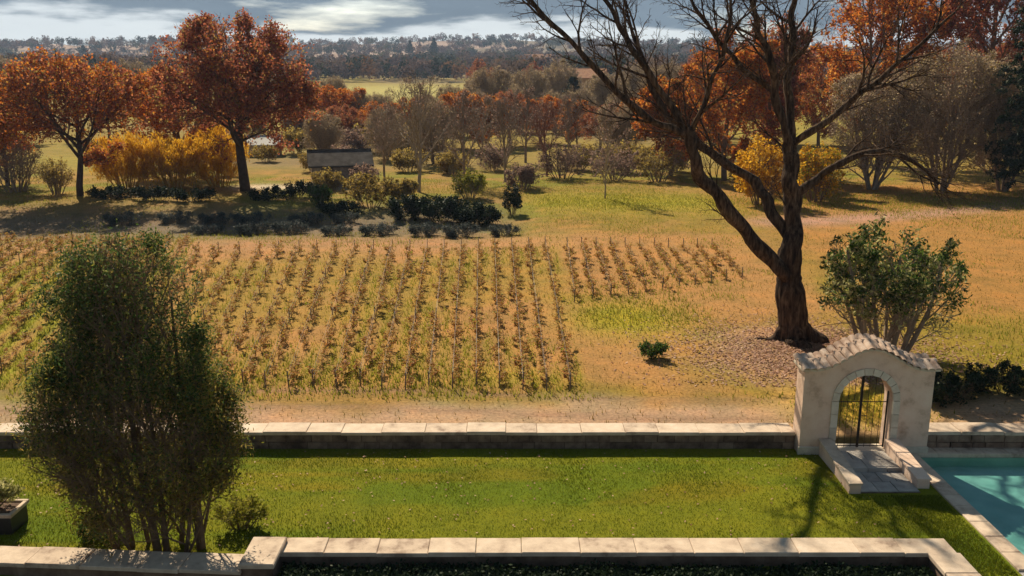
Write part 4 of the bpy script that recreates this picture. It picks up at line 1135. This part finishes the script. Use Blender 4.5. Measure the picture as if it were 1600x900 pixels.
for i, (x, y, h, rad, lb) in enumerate(((31.0, 77, 10.4, 4.6, 'left part of the dense grey brown leafless thicket, a rounded bare tree'), (36.4, 76, 12.0, 5.2, 'tallest rounded bare tree in the grey brown thicket'), (41.4, 75.5, 11.2, 4.4, 'right hand bare tree of the grey brown thicket beside the conifer'))):
    S = Sk(); random.seed(110+i)
    env = ell(0, 0, h*.46, rad, rad, h*.55)
    Pm = base_params(levels=5, seg=[6, 5, 4, 3, 2], kids=[13, 8, 5, 4], t0=[.06, .1, .1, .1], ang=[44, 42, 45, 45], len=[.6, .55, .5, .5], env=env, slim=.014, rmin=.011, taper=.35)
    for k in range(7):
        a = k*2.399; t = math.sqrt((k+.3)/7)
        d = Vector((math.cos(a)*t*rad*.8, math.sin(a)*t*rad*.8, h*.82))
        grow(S, Vector((math.cos(a)*.3, math.sin(a)*.3, -.1)), d, d.length, .13, 0, Pm)
    plant('thicket_tree', lb, 'tree', (x, y, hz(x, y)), S, bark_grey, bark_pale, split=1, leaves=[(L_straw, 14000, (.14, .10), .16, None), (L_mauve, 5000, (.13, .10), .14, None), (L_brown, 5000, (.13, .1), .14, None)], group='grey brown leafless thicket')

def conifer(name, label, loc, h, rad, seed, n=14000, ls=(.34, .10), group=None, mat=None, levels=26, full=.75):
    random.seed(seed)
    S = Sk(); pts = [Vector((0, 0, h*i/8)) for i in range(9)]; S.add(0, pts, [h*.018*(1-i/8.6) for i in range(9)])
    Pm = base_params(levels=3, seg=[4, 4, 2], wig=[.1, .15, .2], up=[0, -.02, -.02], kids=[0, 6], t0=[.1, .15], ang=[70, 50], len=[.3, .4], slim=.012, rmin=.01)
    for k in range(levels*5):
        t = (k+random.random())/(levels*5); z = h*(.06+.92*t); a = k*2.399
        L = rad*(1-t)**full*random.uniform(.75, 1.1)+.25
        grow(S, Vector((0, 0, z)), Vector((math.cos(a), math.sin(a), .15)), L, .03*(1-t)+.012, 1, Pm)
    return plant(name, label, 'tree', loc, S, bark_dark, bark_dark, mat or L_dark, n, ls, .12, split=1, droop=.5, group=group)
conifer('conifer', 'tall dark conifer cut by the right edge of the picture', (40.3, 69.5, hz(40.3, 69.5)-.05), 19, 3.4, 121, 30000, full=.4)

# ------------------------------------------------------------------ buildings
roof_slate = stone_mat('roof_slate', [(0.3, (0.035,0.032,0.03)), (0.7, (0.11,0.10,0.095))], 1.5, 1.0, 0.4, 40., .05)
roof_clay = stone_mat('roof_clay', [(0.3, (0.28,0.11,0.05)), (0.7, (0.46,0.22,0.11))], 1.2, 0.85, 0.4)
roof_pale = stone_mat('roof_pale', [(0.3, (0.45,0.43,0.40)), (0.7, (0.62,0.60,0.56))], 1.2, 0.7, 0.2)
rubble = stone_mat('rubble_wall', [(0.3, (0.22,0.17,0.14)), (0.5, (0.40,0.32,0.27)), (0.7, (0.52,0.43,0.36))], 2.8, 0.95, 0.8, 7)
ochre = stone_mat('ochre_wall', [(0.3, (0.42,0.24,0.13)), (0.7, (0.58,0.36,0.20))], 0.6, 0.9, 0.3)
white_w = stone_mat('white_wall', [(0.3, (0.6,0.56,0.5)), (0.7, (0.76,0.73,0.67))], 0.6, 0.9, 0.3)
pane_m = plain('window_pane', (0.03, 0.035, 0.045), 0.15)
frame_m = plain('window_frame', (0.35, 0.30, 0.26), 0.6)
def house(name, label, loc, w, d, hw, hr, rz, wall, roof, wins, door=None, chim=None, cat='house'):
    root = empty(name, loc, R(rz)); tag(root, label, cat)
    m = MB(); x0, x1, y0, y1 = -w/2, w/2, -d/2, d/2
    m.box(x0, x1, y0, y1, -1.2, hw); m.poly([(x0, y1, hw), (x0, y0, hw), (x0, 0, hw+hr)]); m.poly([(x1, y0, hw), (x1, y1, hw), (x1, 0, hw+hr)])
    m.obj('wall', wall, root)
    e = .3; t = .14; rf = MB(); sl = hr/(d/2)
    for s in (-1, 1):
        a = (-e+x0, s*(d/2+e), hw-sl*e+.02); b = (x1+e, s*(d/2+e), hw-sl*e+.02); c = (x1+e, 0, hw+hr+.02); q = (x0-e, 0, hw+hr+.02)
        up = lambda p: (p[0], p[1], p[2]+t)
        rf.poly([up(a), up(b), up(c), up(q)]); rf.poly([q, c, b, a]); rf.poly([a, b, up(b), up(a)]); rf.poly([b, c, up(c), up(b)]); rf.poly([q, a, up(a), up(q)])
    r = rf.obj('roof', roof, root)
    MB().bar((x0-e, 0, hw+hr+t), (x1+e, 0, hw+hr+t), .12, 6).obj('ridge', roof, r)
    if chim: MB().box(chim-.3, chim+.3, -.25, .3, hw+hr*.6, hw+hr+.9).box(chim-.36, chim+.36, -.31, .36, hw+hr+.9, hw+hr+1.02).obj('chimney', wall, r)
    for (x, z, ww, hh) in wins:
        f = MB()
        for bx_ in ((x-ww/2-.07, x-ww/2, z, z+hh), (x+ww/2, x+ww/2+.07, z, z+hh), (x-ww/2-.07, x+ww/2+.07, z+hh, z+hh+.08), (x-ww/2-.12, x+ww/2+.12, z-.09, z)):
            f.box(bx_[0], bx_[1], y0-.06, y0+.02, bx_[2], bx_[3])
        fo = f.obj('window', frame_m, root)
        MB().box(x-ww/2, x+ww/2, y0-.02, y0+.01, z, z+hh).obj('pane', pane_m, fo)
    if door:
        MB().box(door-.5, door+.5, y0-.03, y0+.02, -.1, 2.0).obj('door', wood_m, root)
    return root
house('stone_cottage', 'small stone cottage with dark slate roof among the garden shrubs', (-15.2, 79.5, hz(-15.2, 79.5)), 5.0, 3.8, 1.9, 1.0, 14, rubble, roof_slate, [(1.0, .8, .7, .8)], -1.2, None)
house('garden_hut', 'small hut with pale roof right of the russet tree', (-29.5, 108, hz(-29.5, 108)), 3.4, 3.0, 1.4, .8, 5, rubble, roof_pale, [(0, .5, .6, .6)], cat='hut')
house('ochre_house', 'ochre house with orange tiled roof behind the limbs of the big tree', (19.5, 270, hz(19.5, 270)+.5), 16, 10, 5.6, 2.6, -12, ochre, roof_clay, [(x, z, 1.0, 1.3) for x in (-6, -2.5, 1, 4.8) for z in (.8, 3.5)], 2.9, 4.0)
house('white_house', 'small white house beside the dark green conifer in the distance', (14.6, 172, hz(14.6, 172)), 5.4, 4.5, 2.6, 1.4, 20, white_w, roof_clay, [(-1.2, .9, .8, 1), (1.3, .9, .8, 1)])
house('far_house', 'distant pale house on the hillside above the cottage', (-70, 640, hz(-70, 640)), 18, 11, 6, 3, 8, white_w, roof_clay, [(x, z, 1.2, 1.6) for x in (-6, -2, 2, 6) for z in (1, 3.8)], None, 5)
house('far_house', 'distant ochre house among trees on the hillside, right of centre', (22, 760, hz(22, 760)), 24, 12, 7, 3.5, -10, ochre, roof_clay, [(x, z, 1.2, 1.6) for x in (-8, -4, 0, 4, 8) for z in (1, 4.3)], None, -7)
house('far_house', 'distant pale house low on the wooded hill above the left autumn trees', (-330, 700, hz(-330, 700)), 20, 11, 6, 3, 15, white_w, roof_clay, [(x, z, 1.2, 1.6) for x in (-6, -2, 2, 6) for z in (1, 3.8)])

# ------------------------------------------------------------------ rows of trees in the middle distance
TREES = [o for o in COL.objects if o.parent is None and o.type == 'EMPTY']
bare_src = [o for o in TREES if o.name.startswith('bare_tree') and o is not hero]
warm_src = [o for o in TREES if o.name.startswith('autumn_tree')]
thick_src = [o for o in TREES if o.name.startswith('thicket_tree')]
random.seed(77)
def mid_row(name, srcs, spots, what, where, group):
    for i, (x, y, h) in enumerate(spots):
        src = srcs[i % len(srcs)]
        c = copy_tree(src); c.name = name
        h0 = max((ch.matrix_basis @ Vector(b)).z for ch in src.children for b in ch.bound_box)
        s_ = h/h0; c.scale = (s_*random.uniform(.95, 1.2), s_*random.uniform(.95, 1.2), s_)
        c.location = (x, y, hz(x, y)-.05); c.rotation_euler = (0, 0, random.uniform(0, 6.28))
        tag(c, ORD[i] + ' from the left of the ' + what + ' ' + where, 'shrub' if 'shrub' in name else 'tree', group)
mid_row('bare_tree', thick_src + bare_src[:3], [(-21, 101, 6), (-14.5, 104, 6.5), (-8.5, 99, 7.5), (-3.5, 102, 8), (1.5, 100, 8.5), (6.5, 104, 7.5), (12, 101, 7)], 'grey brown leafless trees', 'behind the cottage garden', 'leafless trees behind the cottage garden')
mid_row('autumn_tree', warm_src[2:4] + warm_src[:1], [(-70, 128, 10), (-60, 135, 11), (-50, 128, 10), (-32, 140, 8.5), (-26, 137, 8), (29, 130, 13), (36, 128, 14)], 'orange brown trees', 'beyond the garden meadow', 'orange brown trees beyond the meadow')
mid_row('bare_tree', thick_src, [(-4, 165, 11), (3, 160, 11), (9, 175, 12), (17, 160, 10), (26, 158, 12), (-130, 210, 12), (-112, 205, 13), (-98, 215, 11), (-84, 205, 12), (-62, 225, 10)], 'greyish rounded trees', 'standing far beyond the meadow', 'greyish rounded trees far off')

random.seed(99)
def spread_spots(n, x0, x1, y0, y1, h0, h1, avoid=None):
    out = []
    for i in range(n):
        x = x0+(x1-x0)*(i+.5+random.uniform(-.35, .35))/n; y = random.uniform(y0, y1)
        if avoid and avoid(x, y): continue
        out.append((x, y, random.uniform(h0, h1)))
    return out
mid_row('autumn_tree', [warm_src[0], warm_src[3], warm_src[5]], spread_spots(11, -23, 17, 112, 128, 5.5, 8), 'rust coloured trees', 'across the back of the meadow', 'rust trees across the meadow')
mid_row('bare_tree', thick_src, spread_spots(15, -60, 50, 180, 200, 8, 12, lambda x, y: -32 < x < -14), 'mauve grey trees', 'across the farther fields', 'mauve grey trees across the farther fields')
mid_row('autumn_tree', [warm_src[6], warm_src[8], warm_src[0]] , spread_spots(14, -95, 90, 250, 300, 9, 13, lambda x, y: -55 < x < -15 or 8 < x < 34), 'brown trees', 'along the foot of the hills', 'brown trees along the foot of the hills')
shr_src = [o for o in TREES if o.name.startswith('garden_shrub')]
mid_row('garden_shrub', shr_src[:3], [(-20, 91, 2.4), (-17.5, 94, 2.8), (-10.5, 92, 2.6), (-6, 90, 2.6), (-2, 93, 3), (7, 93, 3), (11.5, 91, 3.4), (16.5, 92, 3.2), (21, 80, 2.6), (26, 80, 3)], 'scrubby brown shrubs', 'behind the leafless garden trees', 'scrubby shrubs behind the garden')

mid_row('garden_shrub', shr_src[:4], spread_spots(14, -40, -10, 108, 150, 3, 4.5), 'ochre brown shrubs', 'scattered over the meadow past the cottage', 'ochre scrub past the cottage')
mid_row('autumn_tree', [warm_src[4], warm_src[6]], [(40, 118, 12), (47, 124, 13), (53, 116, 12), (60, 130, 14), (68, 124, 14)], 'orange trees', 'behind the grey thicket', 'orange trees behind the thicket')
mid_row('bare_tree', thick_src, spread_spots(12, -28, 34, 138, 152, 6.5, 9), 'pale brown rounded trees', 'behind the rust coloured ones', 'pale brown rounded trees')
# a few leaves blown onto the lawn
n = 420
fx = rng.uniform(-13, 8.3, n); fy = rng.uniform(17.4, 22.5, n)
V, F = flat_leaves(fx, fy, np.full(n, .04), .035)
tag(obj('fallen_leaves', mesh_np('fallen_leaves', V, F, [L_litter])), 'scattered dry leaves lying on the mown lawn', 'leaves', kind='stuff')

# ------------------------------------------------------------------ far trees
g = conifer('far_conifer', 'dark green conifer beside the distant white house', (10.6, 160, hz(10.6, 160)-.2), 8.6, 3.0, 131, 7000, (.45, .18), 'dark conifers far off', levels=14)
far = [(-430, 930, 22, 'dark conifer on the left skyline, nearer the russet tree'), (-478, 940, 20, 'dark conifer on the left skyline, left of its twin'), (-270, 960, 19, 'dark conifer on the skyline just right of the russet tree'),
       (-110, 1000, 20, 'dark conifer on the centre skyline, left of two'), (-85, 1010, 23, 'dark conifer on the centre skyline, right of two'), (-560, 900, 17, 'dark conifer on the skyline near the left edge')]
for x, y, h, lb in far:
    c = copy_tree(g); c.location = (x, y, hz(x, y)-.5); s = h/8.6; c.scale = (s*.8, s*.8, s); tag(c, lb, 'tree', 'dark conifers far off')

def blob_tree(n, seed):
    r = np.random.default_rng(seed)
    k = 7; cs = np.stack([r.normal(0, .30, k), r.normal(0, .30, k), r.uniform(.35, .85, k)], -1); rs = r.uniform(.18, .32, k)
    i = r.integers(0, k, n); d = r.normal(size=(n, 3)); d /= np.linalg.norm(d, axis=1, keepdims=True)
    return cs[i] + d*rs[i][:, None]*r.uniform(.5, 1.05, (n, 1))
NB = 200
blobs = [blob_tree(NB, 200+i) for i in range(8)]
pts = []
tries = rng.uniform(size=(7000, 3))
for a, b, c in tries:
    y = 330*(1700/330)**b; x = (a-.5)*2*(y*.66+30)
    dn = float(fbm(np.array([x/110]), np.array([y/170]), 301)[0])
    dens = .08+.6*max(0, dn-.44)/.16 if y < 520 else .25+.75*max(0, dn-.36)/.14
    if c < dens and not (-125 < x < -10 and y < 460): pts.append((x, y))
VV, FF, off = [], [], 0
for k, (x, y) in enumerate(pts):
    h = random.uniform(6, 13); w = h*random.uniform(.7, 1.05)
    C = blobs[k % 8]*np.array([w, w, h])*np.array([random.choice((-1, 1)), 1, 1]) + np.array([x, y, hz(x, y)-.3])
    V, F = leaf_quads(C, .15*h, .11*h)
    VV.append(V); FF.append(F+off); off += len(V)
# every tree keeps one hue: per-tree colour is written on the faces as an attribute
me = mesh_np('far_woodland', np.concatenate(VV), np.concatenate(FF), [])
pal = np.array([(.030,.040,.026), (.055,.06,.035), (.15,.105,.085), (.17,.115,.10), (.12,.085,.09), (.22,.12,.06), (.10,.10,.04)])
pc = pal[rng.choice(7, len(pts), p=[.16, .12, .22, .18, .16, .10, .06])]
fc = np.ones((len(pts)*NB, 4), np.float32); fc[:, :3] = np.repeat(pc, NB, axis=0)*rng.uniform(.75, 1.3, (len(pts)*NB, 1))
a_ = me.attributes.new('tint', 'FLOAT_COLOR', 'FACE'); a_.data.foreach_set('color', fc.ravel())
m, nn, ll = nt('far_foliage'); o_ = nn.new('ShaderNodeOutputMaterial'); d_ = nn.new('ShaderNodeBsdfDiffuse'); t_ = nn.new('ShaderNodeBsdfTranslucent'); mx = nn.new('ShaderNodeMixShader'); mx.inputs[0].default_value = .25
at_ = nn.new('ShaderNodeAttribute'); at_.attribute_name = 'tint'; ll.new(at_.outputs['Color'], d_.inputs['Color']); ll.new(at_.outputs['Color'], t_.inputs['Color']); ll.new(d_.outputs[0], mx.inputs[1]); ll.new(t_.outputs[0], mx.inputs[2]); ll.new(mx.outputs[0], o_.inputs['Surface'])
me.materials.append(m)
tag(obj('far_woodland', me), 'wooded hills far off, grey, brown and dark green', 'woodland', kind='stuff')

# ------------------------------------------------------------------ air
m, nn, ll = nt('haze_air'); o_ = nn.new('ShaderNodeOutputMaterial'); v_ = nn.new('ShaderNodeVolumePrincipled')
v_.inputs['Color'].default_value = (0.48, 0.66, 1.0, 1); v_.inputs['Density'].default_value = 0.00019; v_.inputs['Anisotropy'].default_value = 0.2
ll.new(v_.outputs[0], o_.inputs['Volume'])
tag(MB().box(-3200, 3200, -160, 2600, -4, 190).obj('haze', m), kind='stuff')
